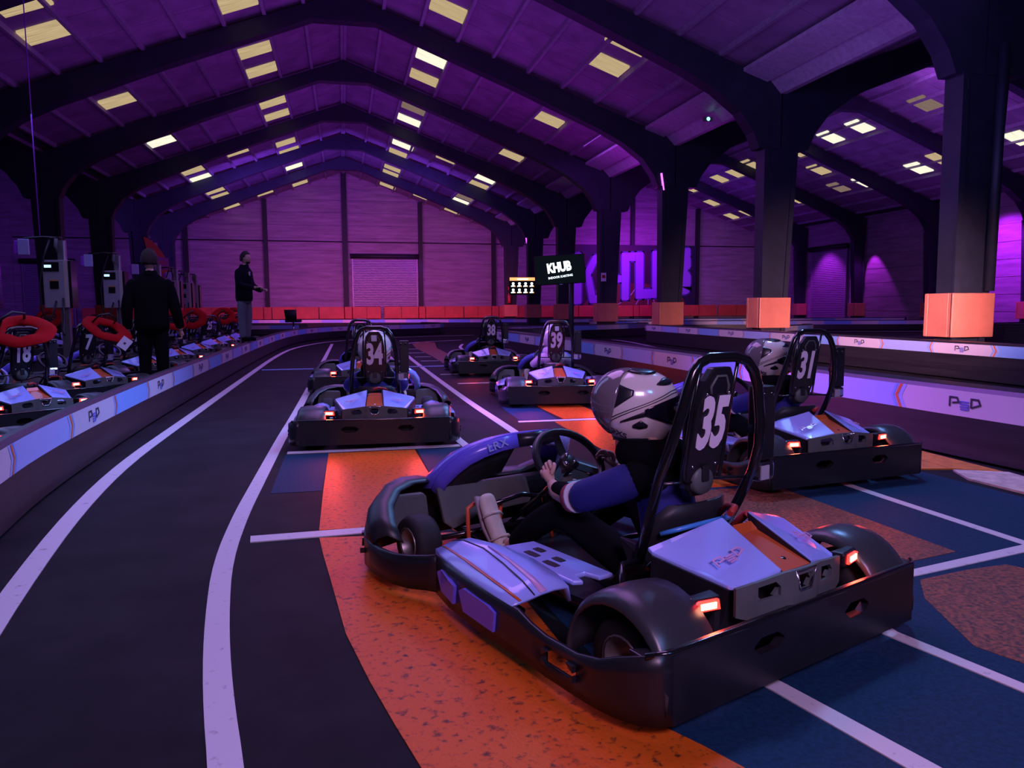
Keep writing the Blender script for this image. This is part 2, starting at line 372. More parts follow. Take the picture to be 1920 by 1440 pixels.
flat('grid_line', [(1.84, 2.6), (1.815, 2.25), (1.95, 1.77), (2.1, 1.3), (2.17, 1.3), (1.995, 1.81), (1.875, 2.25), (1.9, 2.6)], WHITE_PAINT, .006, 'white grid line behind the right end of the number 35 bumper')
flat('grid_line', [(1.16, 2.2), (1.22, 1.99), (1.335, 1.56), (1.44, 1.1), (1.53, 1.1), (1.42, 1.54), (1.285, 2.0), (1.22, 2.2)], WHITE_PAINT, .006, 'white grid line behind the middle of the number 35 bumper')
flat('grid_line', [(1.13, 1.52), (1.18, 1.55), (1.24, 1.53), (1.3, 1.2), (1.1, 1.2)], WHITE_PAINT, .006)
for y_ in (13.0, 16.4, 17.8, 19.4, 21.2):
    flat('slot_tick', [(1.6, y_), (1.6, y_ + .06), (1.98, y_ + .06), (1.98, y_)], WHITE_PAINT, .006)
flat('start_line', [(-1.5, 14.8), (-1.5, 15.0), (3.6, 15.0), (3.6, 14.8)], BLUE_LINE, .007, 'pale blue start line crossing the track ahead of the karts')
flat('kerb_paint', [(4.12, 4.50), (4.38, 4.30), (4.42, 6.4), (4.2, 6.4)], KERB_O, .012)
flat('kerb_paint', [(3.90, 4.55), (4.12, 4.50), (4.24, 6.4), (4.0, 6.4)], KERB_O, .010, 'orange kerb paint beside the right track barrier')
flat('kerb_paint', [(3.98, 4.2), (4.02, 3.7), (4.30, 3.4), (4.40, 4.30), (4.1, 4.46)], KERB_W, .013, 'cream kerb block beside the right track barrier')
flat('kerb_paint', [(4.02, 3.7), (4.0, 3.0), (4.4, 3.0), (4.3, 3.42)], KERB_O, .012)
ribbon('white_line', [(4.9, 14.5), (6.6, 15.2), (8.2, 18), (9.1, 24), (9.0, 25)], .09, WHITE_PAINT)
ribbon('white_line', [(5.2, 17.0), (6.5, 19.5), (7.6, 22.5), (8.4, 24.2)], .09, WHITE_PAINT)
ribbon('white_line', [(6.9, 4), (7.2, 7), (7.2, 11), (7.6, 14.5), (8.0, 15.2), (7.6, 15.8)], .09, WHITE_PAINT, label='white line in the lane beyond the right track barrier')
ribbon('white_line', [(12.4, 28.5), (13, 30), (18, 31), (26, 28)], .1, WHITE_PAINT)

# ------------------------------------------------------------------ roof
KY = [22.47 + 5.82 * k for k in range(-3, 5)]      # frame lines 5.01 .. 45.75
YW = 51.5
NAV = [(.25, 9.75), (19.9, 9.9)]                  # ridge x, half span
ZR, SL = 9.75, .36
gaps = [.05 + 1.02 * i for i in range(10)]
ybays = [5.01 + 5.82 * i for i in range(9)]
for ni, (xc, hs) in enumerate(NAV):
    ceil = MB().prism([(xc - hs - .05, ZR - SL * hs + .10), (xc, ZR + .10), (xc + hs + .05, ZR - SL * hs + .10), (xc + hs + .05, ZR - SL * hs + .2), (xc, ZR + .22), (xc - hs - .05, ZR - SL * hs + .2)], 1, -2, YW + .1).build('ceiling', ROOF2)
    tag(ceil, kind='structure')
    me = {}
    for s in (1, -1):
        for gi in range(9):
            a, b = gaps[gi], gaps[gi] + .985
            key = (s, gi)
            for bi in range(8):
                y0 = ybays[bi]
                if key not in me:
                    p = [(s * a, -SL * a + .05), (s * b, -SL * b + .05), (s * b, -SL * b + .09), (s * a, -SL * a + .09)]
                    mb = MB(); mb.prism([(x, z) for x, z in p], 1, .02, 1.44); mb.prism([(x, z) for x, z in p], 1, 1.46, 2.89)
                    mb.prism([(x, z) for x, z in p], 1, 2.91, 4.34); mb.prism([(x, z) for x, z in p], 1, 4.36, 5.80)
                    me[key] = mb.mesh('roof_panel', ROOF)
                link('roof_panel', me[key], ceil, (xc, y0, ZR))
        for gi, g in enumerate(gaps):
            if g > hs: continue
            x = xc + s * g; z = ZR - SL * g
            MB().prism([(x - .045, z - .07), (x + .045, z - .07), (x + .045, z + .06), (x - .045, z + .06)], 1, 3, YW).build('purlin', PURLIN, ceil)
    sl = [(-6.39, 19.92, 0), (-6.28, 18.25, 0), (-2.39, 21.25, 0), (-2.38, 24.98, 0), (-2.38, 26.96, 0), (-6.41, 25.8, 0), (-2.35, 30.99, 0), (-2.37, 32.93, 0), (-6.4, 31.61, 1), (-2.44, 38.16, 0), (-2.37, 40.15, 0), (-4.42, 36.98, 0), (-6.44, 37.87, 0), (-6.42, 39.81, 1), (-6.45, 44.08, 0), (-6.46, 45.84, 0), (-2.43, 44.46, 1), (-4.42, 49.63, 0), (-2.4, 50.28, 0), (-6.49, 50.4, 0), (2.9, 20.67, 0), (2.91, 24.68, 1), (2.9, 26.77, 0), (2.92, 30.82, 2), (2.9, 32.79, 1), (2.98, 37.59, 1), (2.95, 39.62, 0), (2.94, 44.06, 0), (2.94, 45.63, 0), (2.98, 50.14, 0), (5.01, 49.29, 0), (4.97, 36.8, 0), (7.08, 50.14, 0), (6.98, 37.76, 1), (6.96, 39.49, 0), (6.94, 44.3, 2), (7.0, 45.72, 1), (6.83, 17.96, 0), (6.85, 19.63, 0), (6.87, 25.6, 0), (6.94, 31.71, 0)] if ni == 0 else \
         [(22.29, 30.47, 1), (22.32, 32.59, 1), (22.28, 26.6, 2), (26.31, 31.63, 1), (26.38, 35.54, 1), (24.38, 36.51, 0), (26.3, 37.54, 2), (22.52, 35.56, 0), (26.45, 41.74, 0), (22.5, 41.91, 0), (22.49, 43.85, 0), (22.29, 39.63, 0), (22.63, 47.81, 0), (24.51, 48.87, 0), (26.53, 47.78, 0), (26.54, 49.91, 0), (26.01, 29.91, 0), (25.97, 25.8, 1)]
    for (x, y, k) in sl:
        s = 1 if x > xc else -1; d = abs(x - xc); z = ZR - SL * d
        sk = thing('skylight', None, None, (x, y, z)); sk.parent = ceil
        a = MB(); P = lambda dx, dz: (dx, -s * SL * dx + dz)
        a.prism([P(-.47, -.0), P(.47, -.0), P(.47, .06), P(-.47, .06)], 1, -.43, .43)
        bpy.data.objects.remove(sk)
        o = a.build('skylight', [SKY_WARM, SKY_WHITE, SKY_DIM][k], ceil); o.location = (x, y, z)
        tag(o, ['warm yellow translucent skylight', 'bright white skylight', 'dim brownish skylight'][k])
# left aisle roof, mostly hidden
o = MB().prism([(-9.5, 6.25), (-19.2, 9.75), (-29, 6.25), (-29, 6.4), (-19.2, 9.9), (-9.5, 6.4)], 1, -2, YW + .1).build('ceiling', ROOF); tag(o, kind='structure')

# roof frames
def under(xc, hs):
    L = [(0, 8.93), (.85, 8.93), (4.7, 7.45), (7.3, 6.38), (8.1, 5.98), (8.7, 5.55), (9.05, 5.1), (9.2, 4.75)]
    k = hs / 9.75
    return L
def rafter(xc, y, hs, label, halves=(1, -1)):
    L = under(xc, hs); pts_b = []
    top = lambda d: ZR - SL * d - .08
    if -1 in halves: pts_b += [(xc - d, z) for d, z in reversed(L)]
    if 1 in halves: pts_b += [(xc + d, z) for d, z in L[(1 if -1 in halves else 0):]]
    poly = list(pts_b)
    if 1 in halves: poly += [(xc + 9.55, 4.75), (xc + hs - .02, 4.75), (xc + hs - .02, top(hs))]
    poly += [(xc, ZR - .08)]
    if -1 in halves: poly += [(xc - hs + .02, top(hs)), (xc - hs + .02, 4.75), (xc - 9.55, 4.75)]
    # split into convex-ish strips for clean faces
    mb = MB()
    def strip(sgn):
        D = [0] + [d for d, z in L[1:]] + [hs - .02]
        Z = [8.93] + [z for d, z in L[1:]] + [4.75]
        n = len(D); vs = []
        for yy in (y - .19, y + .19):
            for d, z in zip(D, Z): vs += [(xc + sgn * d, yy, z), (xc + sgn * d, yy, top(d))]
        fs = []
        for i in range(n - 1):
            a = 2 * i; b = a + 2; o2 = 2 * n
            fs += [(a, b, b + 1, a + 1), (o2 + a, o2 + a + 1, o2 + b + 1, o2 + b), (a, o2 + a, o2 + b, b), (a + 1, b + 1, o2 + b + 1, o2 + a + 1)]
        fs += [(2 * n - 2, 4 * n - 2, 4 * n - 1, 2 * n - 1)]
        mb.add(vs, fs)
    for h in halves: strip(h)
    o = mb.build('roof_frame', CONC); tag(o, label, 'roof frame', 'black pitched roof frames', 'structure')
    return o
def column(x, y, label, w0=.30, w1=.43, sh=.10):
    mb = MB(); t = .17
    vs = []
    for z, w_, o_ in ((0, w0, 0), (1.3, w0, 0), (4.78, w1, sh)):
        vs += [(x + o_ - w_, y - t, z), (x + o_ + w_, y - t, z), (x + o_ + w_, y + t, z), (x + o_ - w_, y + t, z)]
    fs = [(0, 3, 2, 1), (8, 9, 10, 11)]
    for k in (0, 4):
        fs += [(k, k + 1, k + 5, k + 4), (k + 1, k + 2, k + 6, k + 5), (k + 2, k + 3, k + 7, k + 6), (k + 3, k, k + 4, k + 7)]
    mb.add(vs, fs)
    o = mb.build('column', CONC); tag(o, label, 'column', 'black roof columns', 'structure')
    for s in (-1, 1):
        f = MB(); X0 = lambda w_, o_: x + o_ + s * w_
        f.add([(X0(w0, 0), y - t - .05, 0), (X0(w0 - .11, 0), y - t - .05, 0), (X0(w1 - .11, sh), y - t - .05, 4.78), (X0(w1, sh), y - t - .05, 4.78),
                (X0(w0, 0), y - t, 0), (X0(w0 - .11, 0), y - t, 0), (X0(w1 - .11, sh), y - t, 4.78), (X0(w1, sh), y - t, 4.78)],
               [(0, 1, 2, 3), (4, 7, 6, 5), (0, 4, 5, 1), (1, 5, 6, 2), (2, 6, 7, 3), (3, 7, 4, 0)])
        f.build('flange', CONC, o)
    return o
def padbox(x, y, label, w_=.40, z0=.58, z1=1.30, material=PADO):
    t = thing('column_pad', label, 'padding', (x, y, z0), 0, 'orange pads around the columns')
    h = z1 - z0; d = .31
    MB().box((-w_, -d, 0), (w_, -d + .09, h)).build('front_pad', material, t, bevel=.015)
    MB().box((-w_, -d + .095, 0), (-w_ + .09, d - .09, h)).build('side_pad', material, t, bevel=.015)
    MB().box((w_ - .09, -d + .095, 0), (w_, d - .09, h)).build('side_pad', material, t, bevel=.015)
    MB().box((-w_, d - .085, 0), (w_, d, h)).build('rear_pad', material, t, bevel=.015)
    MB().box((-w_ - .004, -d + .02, .01), (-w_ + .012, -d + .035, h - .01)).build('seam', SEAM, t)
    return t
ordn = ['nearest', 'second', 'third', 'fourth', 'fifth', 'sixth', 'seventh', 'eighth']
for i, y in enumerate(KY):
    if i >= 1:
        rafter(.25, y, 9.75, 'black pitched concrete roof frame of the main hall, %s in view from the camera' % ordn[i - 1])
        rafter(19.9, y, 9.9, 'black pitched roof frame over the right aisle, %s in view from the camera' % ordn[i - 1])
    if i >= 1:
        column(9.90, y, 'black concrete column in the right row, %s from the camera' % ordn[i - 1])
        padbox(9.90, y, 'orange vinyl pad wrapped round the %s column of the right row' % ordn[i - 1], z0=.62 if i < 3 else .56, z1=1.33 if i < 3 else 1.26)
    if i >= 3:
        column(-9.3, y, 'dark column on the left behind the chargers, %s from the camera' % ordn[i - 3], .33, .42, -.06)
        rafter(-19.2, y, 9.75, 'dark roof frame over the left aisle, %s from the camera' % ordn[i - 3], halves=(1,))
        if i < 6: padbox(-9.3, y, 'orange pad on the %s column of the left row' % ordn[i - 3], material=PADR)
    if i >= 3:
        column(29.45, y, 'black column against the right wall, %s from the camera' % ordn[i - 3], .26, .36, -.1)
        padbox(29.45, y, 'orange pad on the %s column along the right wall' % ordn[i - 3], w_=.36, z0=.50, z1=1.25)
# valley gutter and light fittings
for y0, y1 in zip(KY, KY[1:]):
    o = MB().prism([(9.62, 6.32), (9.95, 5.98), (10.1, 5.98), (10.42, 6.32), (10.36, 6.34), (10.06, 6.04), (9.98, 6.04), (9.68, 6.34)], 1, y0 + .2, y1 - .2).build('trim_1', GUTTER); tag(o, kind='structure')
    o = MB().prism([(9.0, 6.50), (9.6, 6.28), (9.6, 6.22), (9.0, 6.42)], 1, y0 + .2, y1 - .2).build('trim_2', GUTTER); tag(o, kind='structure')
# rain pipe on big column
pipe = MB().tube([(10.17, 10.515, 1.36), (10.20, 10.515, 5.2)], .075, 14).build('rain_pipe', CONC); tag(pipe, 'dark rain pipe running down the nearest right column', 'pipe')

# ------------------------------------------------------------------ walls
def roofz(x):
    for xc in (.25, 19.9, -19.2):
        if abs(x - xc) <= 9.9: return ZR - SL * abs(x - xc)
    return 6.2
wf = MB().prism([(-29, -.1), (30, -.1), (30, 6.2), (19.9, 9.8), (10.05, 6.3), (.25, 9.8), (-9.5, 6.3), (-19.2, 9.8), (-29, 6.2)], 1, YW, YW + .3)
wf = wf.build('wall_far', BLOCK); tag(wf, kind='structure')
posts = [-19.2, -14.4, -9.4, -4.65, .25, 5.1, 10.0, 15.0, 19.9, 24.8, 29.6]
doors = [(.65, 4.9, 4.5), (-18.6, -15.8, 4.0)]
for x0, x1 in zip(posts, posts[1:]):
    z = 0
    for r in range(12):
        h = .80; z1 = z + h
        za, zb = roofz(x0 + .15) + .05, roofz(x1 - .15) + .05
        if z > max(za, zb): break
        segs = [(x0 + .12, x1 - .12)]
        for dx0, dx1, dz in doors:
            if x0 - .1 < dx0 and dx1 < x1 + .1 and z < dz - .05:
                segs = [(x0 + .12, dx0 - .1), (dx1 + .1, x1 - .12)]
        for a, b in segs:
            if b - a < .1: continue
            q = [(a, z + .012), (b, z + .012), (b, min(z1 - .012, roofz(b))), (a, min(z1 - .012, roofz(a)))]
            if q[2][1] <= z + .03 or q[3][1] <= z + .03:
                lo = [(p if p[1] > z + .012 else (p[0], z + .013)) for p in q]; q = lo
            MB().prism(q, 1, YW - .05 - random.random() * .012, YW + .01).build('wall_panel', BLOCK, wf)
        z = z1
for x in posts[1:-1]:
    big = .17 if abs(x - .25) < .1 else .13
    o = MB().box((x - big, YW - .32, 0), (x + big, YW - .05, roofz(x) - .03)).build('wall_post', POSTM, wf)
MB().tube([(-19, YW - .12, 5.42), (10, YW - .12, 5.34), (29.6, YW - .12, 5.38)], .035, 6).build('wall_cable', POSTM, wf)
wr = MB().box((29.9, -2, -.1), (30.2, YW, 7)).build('wall_right', BLOCK); tag(wr, kind='structure')
for i, y in enumerate(KY[2:] + [YW]):
    y0 = (KY[1:] + [KY[-1]])[i] if i < len(KY[2:]) else KY[-1]
    if y - y0 < 1: y0 = y - 5.82
    for r in range(8):
        if abs(y - 45.75) < .1 and r < 6:
            MB().box((29.86 - random.random() * .01, y0 + .25, r * .8 + .012), (29.91, 40.95, r * .8 + .788)).build('wall_panel', BLOCK, wr)
            continue
        MB().box((29.86 - random.random() * .01, y0 + .25, r * .8 + .012), (29.91, y - .25, r * .8 + .788)).build('wall_panel', BLOCK, wr)
wl = MB().box((-29.3, -2, -.1), (-29, YW, 7)).build('wall_left', BLOCK); tag(wl, kind='structure')

def shutter(name, w_, h, parent_loc, rot=0):
    t = thing(name, None, None, parent_loc, rot); t['kind'] = 'structure'
    n = int(h / .11); prof = []
    for i in range(n):
        z = i * h / n; prof += [(-.0, z), (-.035, z + .3 * h / n), (-.035, z + .75 * h / n)]
    prof.append((0, h))
    mb = MB(); mb.grid([[(x, y, z) for (y, z) in prof] for x in (0.06, w_ - .06)], sm=False)
    tag(mb.build('shutter_slats', DOORM, t), kind='stuff')
    for x in (0, w_ - .08): MB().box((x, -.09, 0), (x + .08, .0, h)).build('door_rail', DOORM, t)
    MB().lathe([(.0, 0), (.16, 0), (.16, w_ + .2), (0, w_ + .2)], (-.1, -.16, h + .1), (1, 0, 0), 12).build('shutter_roll', POSTM, t)
    return t
shutter('door_1', 4.25, 4.35, (.65, YW - .07, 0))
shutter('door_2', 2.8, 3.9, (-18.6, YW - .07, 0))
shutter('door_3', 3.6, 4.6, (29.83, 41.0, 0), PI / 2).rotation_euler = (0, 0, -PI / 2)
bpy.data.objects['door_3'].location = (29.83, 45.0, 0)

# wall pads
labs = 0
xs = [-15.4, -12.4, -9.6, -9.1, -6.9, -4.9, -4.4, -1.5, .1, .6, 2.45, 2.62, 4.9, 5.35, 7.9, 9.8, 10.3, 13.0, 15.9, 18.4, 19.9, 20.35, 22.2]
wallp = []
names = ['beside the left shutter', 'left of the chargers', 'behind the left column', 'behind the far chargers', 'right of the chargers', 'behind the standing man', 'narrow, under the second post', 'in the second wall bay', 'left of the centre post', 'narrow, right of the centre post', 'under the left half of the shutter', 'thin, at the gap under the shutter', 'under the right half of the shutter', 'narrow, right of the shutter', 'left of the screens', 'left of the corner column', 'narrow, at the corner column', 'behind the television pole', 'under the letter K of the mural', 'under the middle of the mural', 'narrow, under the mural centre', 'under the right part of the mural']
for i, (a, b) in enumerate(zip(xs, xs[1:])):
    if b - a < .2: continue
    t = thing('wall_pad', 'red-orange vinyl wall pad on the far wall, %s' % names[i], 'padding', ((a + b) / 2, YW - .36, .42), 0, 'red-orange pads along the far wall')
    h = .78; w2 = (b - a) / 2 - .02
    MB().box((-w2, -.14, 0), (w2, 0, h)).build('cushion', PADR, t, bevel=.03)
    if b - a > 1.6:
        MB().box((-.012, -.146, .02), (.012, -.13, h - .02)).build('seam', SEAM, t)
for i, (a, b) in enumerate([(23.4, 26.3), (26.4, 29.2)]):
    t = thing('wall_pad', 'red-orange vinyl wall pad right of the mural, %s' % ['near the mural', 'in the far corner'][i], 'padding', ((a + b) / 2, YW - .36, .42), 0, 'red-orange pads along the far wall')
    MB().box((-(b - a) / 2 + .02, -.14, 0), ((b - a) / 2 - .02, 0, .78)).build('cushion', PADR, t, bevel=.03)
    MB().box((-.012, -.146, .02), (.012, -.13, .76)).build('seam', SEAM, t)

# mural
mu = thing('wall_mural', 'large dark wall mural reading KHUB in purple block letters on the far wall', 'mural', (0, YW - .38, 0))
MB().box((15.5, -.04, 1.2), (24.6, .0, 5.35)).build('mural_board', MURAL, mu)
MB().prism([(16.2, 1.22), (17.5, 2.6), (20.5, 2.75), (23.3, 2.3), (23.9, 1.22)], 1, -.048, -.04).build('road_graphic', MURALO, mu)
def letters(polys, name):
    mb = MB(); mo = MB()
    for p in polys:
        cx = sum(a for a, b in p) / len(p); cz = sum(b for a, b in p) / len(p)
        mb.prism(p, 1, -.075, -.06)
        n = len(p)
        for i in range(n):
            a = Vector(p[i]); b = Vector(p[(i + 1) % n]); d = (b - a).normalized(); nn = Vector((-d.y, d.x)) * .10; e = d * .09
            q = [a - e - nn, b + e - nn, b + e + nn, a - e + nn]
            mo.prism([tuple(v) for v in q], 1, -.058, -.05)
    o = mb.build('letter', MURALP, mu); tag(o, 'purple letter ' + name); mo.build('letter_outline', MURALE, o)
letters([[(15.55, 4.75), (16.1, 4.8), (16.1, 3.5), (16.1, 1.32), (15.55, 1.29)], [(16.42, 3.7), (16.95, 4.65), (17.45, 4.7), (16.78, 3.3)], [(16.42, 3.7), (16.78, 3.3), (17.1, 1.92), (17.7, 1.95), (17.7, 1.41), (16.7, 1.35), (16.42, 2.92)]], 'K')
letters([[(17.95, 4.8), (18.5, 4.82), (18.5, 1.5), (17.95, 1.47)], [(18.5, 3.28), (19.01, 3.28), (19.01, 2.79), (18.5, 2.79)], [(19.01, 4.82), (19.58, 4.85), (19.56, 1.57), (19.03, 1.54)], [(19.58, 4.85), (20.03, 4.87), (20.02, 4.27), (19.58, 4.27)]], 'H')
letters([[(20.03, 4.87), (20.61, 4.9), (20.64, 2.33), (20.64, 1.66), (20.08, 1.64)], [(20.64, 2.33), (21.31, 2.33), (21.31, 1.70), (20.64, 1.66)], [(21.28, 4.97), (21.92, 5.01), (21.89, 1.73), (21.31, 1.70)]], 'U')
letters([[(22.3, 5.05), (22.85, 5.08), (22.85, 1.9), (22.3, 1.85)], [(22.85, 5.08), (24.14, 5.23), (24.16, 4.6), (22.85, 4.55)], [(23.58, 4.6), (24.16, 4.6), (24.2, 3.87), (23.95, 3.64), (23.55, 3.64)], [(22.85, 3.85), (23.55, 3.85), (23.55, 3.4), (22.85, 3.4)], [(23.55, 3.64), (23.95, 3.64), (24.21, 3.34), (24.2, 2.2), (23.5, 2.5)], [(22.85, 2.5), (24.2, 2.5), (24.2, 2.2), (23.91, 1.96), (22.85, 1.9)]], 'B')
for (a, b, c, d) in [(17.9, 1.9, 17.2, 1.25), (19.0, 1.4, 18.7, 1.25), (20.3, 1.6, 20.1, 1.25), (21.0, 1.6, 21.0, 1.25), (21.4, 1.6, 21.55, 1.25), (20.0, 2.3, 19.7, 1.9)]:
    mb = MB(); d_ = Vector((c - a, d - b)).normalized(); n_ = Vector((-d_.y, d_.x)) * .025
    mb.prism([(a + n_.x, b + n_.y), (c + n_.x, d + n_.y), (c - n_.x, d - n_.y), (a - n_.x, b - n_.y)], 1, -.06, -.05); mb.build('light_streak', SIGNW, mu)
spk = thing('floor_speaker', 'tall black speaker standing in front of the mural', 'speaker', (21.6, 48.2, 0))
MB().box((-.28, -.25, 0), (.28, .25, 2.1)).build('cabinet', TVB, spk, bevel=.02); MB().box((-.25, -.262, .2), (.25, -.25, 2.0)).build('grille', mat('speaker_grille', (.02, .02, .02), .8), spk)

# ------------------------------------------------------------------ track barriers
def resample(pts, step=.3):
    pts = [Vector((a, b)) for a, b in smooth(pts, 3)]
    out = [pts[0]]; acc = 0
    for a, b in zip(pts, pts[1:]):
        L = (b - a).length
        while acc + L >= step:
            t = (step - acc) / L; a = a.lerp(b, t); out.append(a.copy()); L = (b - a).length; acc = 0
        acc += L
    out.append(pts[-1]); return out
def barrier(label, pts, h, side, logo=True, thick=.28, band=.165, closed_ends=True, group='low black track barriers', detail=True, off=0, seam=True, chev=(1, 1)):
    # side: +1 decorated face lies to the right of travel, -1 to the left
    t = thing('track_barrier', label, 'barrier', (0, 0, 0), 0, group)
    P = resample(pts); n = len(P)
    T = []
    for i in range(n):
        d = (P[min(i + 1, n - 1)] - P[max(i - 1, 0)]).normalized(); T.append(d)
    N = [Vector((d.y, -d.x)) * side for d in T]     # outward normal of decorated face
    def pt(i, o, z): q = P[i] + N[i] * o; return (q.x, q.y, z)
    prof = [(-.03, 0), (.02, .02), (-.0, h - .03), (-.02, h), (-thick + .02, h), (-thick, h - .03), (-thick - .02, .02), (-thick + .03, 0)]
    mb = MB(); mb.grid([[pt(i, o, z) for o, z in prof] for i in range(n)], sm=False)
    for i in (0, n - 1): mb.poly([pt(i, o, z) for o, z in prof])
    mb.build('body', BARR, t)
    seg = 4; k = 0; i = off
    while i + seg < n:
        idx = list(range(i, i + seg + 1)); white = (k % 2 == 0)
        mb = MB(); mb.grid([[pt(j, .004 + (h - .03 - z) * .0, z) for z in (h - .03 - band, h - .03)] for j in idx])
        mb.grid([[pt(j, .0085, z) for z in (h - .03 - band, h - .03)] for j in idx])
        o = mb.build('sticker', STW if white else (STB if k % 4 == 1 else STB2), t)
        tag(o, 'white sticker with dark logo' if white and logo else ('white sticker' if white else 'blue sticker'))
        if detail:
            # chevron pair at the start of the white sticker
            for (jj, sg) in ((i, chev[0]), (i + seg, chev[1])) if white else ():
                if jj >= n - 1: continue
                for q, mm in ((0, STO), (.045, STB), (-.045, STB2)):
                    mb = MB(); zc = h - .03 - band / 2
                    b0 = P[jj]; tt = T[jj]; nn = N[jj]
                    def C(u, z): v = b0 + tt * u + nn * .0105; return (v.x, v.y, z)
                    tip = .05 * sg
                    mb.add([C(q, zc - band / 2), C(q + .028, zc - band / 2), C(q + tip + .028, zc), C(q + .028, zc + band / 2), C(q, zc + band / 2), C(q + tip, zc)], [(0, 1, 2, 5), (5, 2, 3, 4)])
                    mb.build('chevron', mm, o)
            if white and logo:
                j = i + seg // 2; b0 = P[j]; nn = N[j]; tt = Vector((-nn.y, nn.x))
                c = link('logo', PSD_BIG, o)
                X = Vector((tt.x, tt.y, 0)); Zv = Vector((0, 0, 1)); Y = Vector((nn.x, nn.y, 0))
                M = Matrix((X, Zv, Y)).transposed().to_4x4(); M.translation = Vector((b0.x + nn.x * .011, b0.y + nn.y * .011, h - .03 - band / 2 + .006))
                c.matrix_world = M
        i += seg; k += 1
    return t
barrier('long black barrier with blue and white logo band between the pit and the track', [(-.95, .4), (-1.25, 1.6), (-1.5, 2.8), (-1.70, 4.0), (-1.84, 5.2), (-1.90, 7.3), (-1.92, 9), (-1.92, 13), (-1.88, 18), (-1.75, 23.5), (-1.35, 27.3), (-.3, 30), (1.2, 31.4), (2.9, 32.1), (4.2, 33.2), (4.5, 34.6), (3.6, 36)], .46, 1, off=2, thick=.09)
barrier('black barrier with purple-lit logo band along the right side of the grid', [(4.72, 1.5), (4.62, 3.2), (4.52, 4.4), (4.45, 5.2), (4.38, 6.5), (4.32, 8.6), (4.27, 11.6), (4.16, 14.0), (3.95, 18.5), (3.8, 21)], .54, -1, off=1, band=.19, thick=.30, chev=(-1, 1))
barrier('black barrier in the island that holds the right row of columns', [(9.22, 2.2), (9.24, 6), (9.25, 12), (9.25, 18), (9.26, 22.6)], .58, -1, off=0, thick=.26, chev=(-1, 1))
barrier('island barrier with a pointed tip behind the number 39 kart', [(7.0, 23.4), (5.7, 23.2), (4.9, 24.2), (5.4, 25.2), (7.3, 25.8), (9.6, 26.8), (11.6, 28.2), (11.9, 28.8), (11.8, 29.3)], .50, 1, detail=False)
barrier('pale blue topped island barrier beyond the second right column', [(11.5, 20.2), (13.4, 22.6), (15.6, 24.4), (17.0, 25.3), (17.2, 26)], .46, 1, detail=False)
barrier('small blue barrier end at the right edge of the picture', [(19.2, 18.2), (18.7, 18.9), (19.2, 19.9), (21, 20.4), (24, 20.4)], .58, 1, detail=False)
barrier('long perimeter barrier in front of the orange wall pads', [(-14, 47.5), (-8, 46.3), (2, 43.6), (9, 41.0), (14, 38.8), (20, 36.6), (25, 35.3), (28.5, 34.6)], .50, 1, detail=False)
barrier('bright blue barrier section behind the pit stool', [(-9, 35.2), (-6, 34.6), (-3, 34.3), (-1.5, 34.5)], .44, 1, detail=False)
barrier('purple barrier section in the middle distance before the pads', [(11.6, 35.5), (13.0, 34.6), (16, 33.6), (22, 31.4), (28.5, 29.4)], .46, 1, detail=False)

# ------------------------------------------------------------------ kart
def wall_strip(path, holes=(), name='skirt', mats=SATIN, parent=None, th=.014, va=.34, vb=.74, smooth_=True):
    # path: list of (x, y, ztop, zbot); holes: segment indices whose middle cell is an octagonal opening
    mb = MB(); V = [0, va, vb, 1]; n = len(path)
    def P(p, v): return (p[0], p[1], p[3] + (p[2] - p[3]) * v)
    vs = [P(p, v) for p in path for v in V]; fs = []
    for i in range(n - 1):
        for j in range(3):
            if i in holes and j == 1: continue
            fs.append((i * 4 + j, (i + 1) * 4 + j, (i + 1) * 4 + j + 1, i * 4 + j + 1))
    mb.add(vs, fs, 0, smooth_)
    for i in holes:
        a = Vector(P(path[i], va)); b = Vector(P(path[i + 1], va)); c = Vector(P(path[i + 1], vb)); d = Vector(P(path[i], vb))
        for p, q, r in ((a, b, d), (b, c, a), (c, d, b), (d, a, c)):
            u = p.lerp(q, .22 if (p - q).length > (p - r).length else .42); w_ = p.lerp(r, .42 if (p - q).length > (p - r).length else .22)
            mb.add([p, u, w_], [(0, 1, 2)], 0, False)
    return mb.build(name, mats, parent, solid=th, offs=-1)
def arc(cx, cz, r, a0, a1, n): return [(cx + r * math.cos(a0 + (a1 - a0) * i / n), cz + r * math.sin(a0 + (a1 - a0) * i / n)) for i in range(n + 1)]
def quadpanel(mb, p, th=.012, mi=0):
    # p: 4+ points CCW; make thin slab
    a, b, c = Vector(p[0]), Vector(p[1]), Vector(p[2]); n = (b - a).cross(c - a).normalized() * th
    m_ = len(p); vs = [Vector(q) for q in p] + [Vector(q) - n for q in p]
    mb.add(vs, [tuple(range(m_)), tuple(range(2 * m_ - 1, m_ - 1, -1))] + [(i, m_ + i, m_ + (i + 1) % m_, (i + 1) % m_) for i in range(m_)], mi)

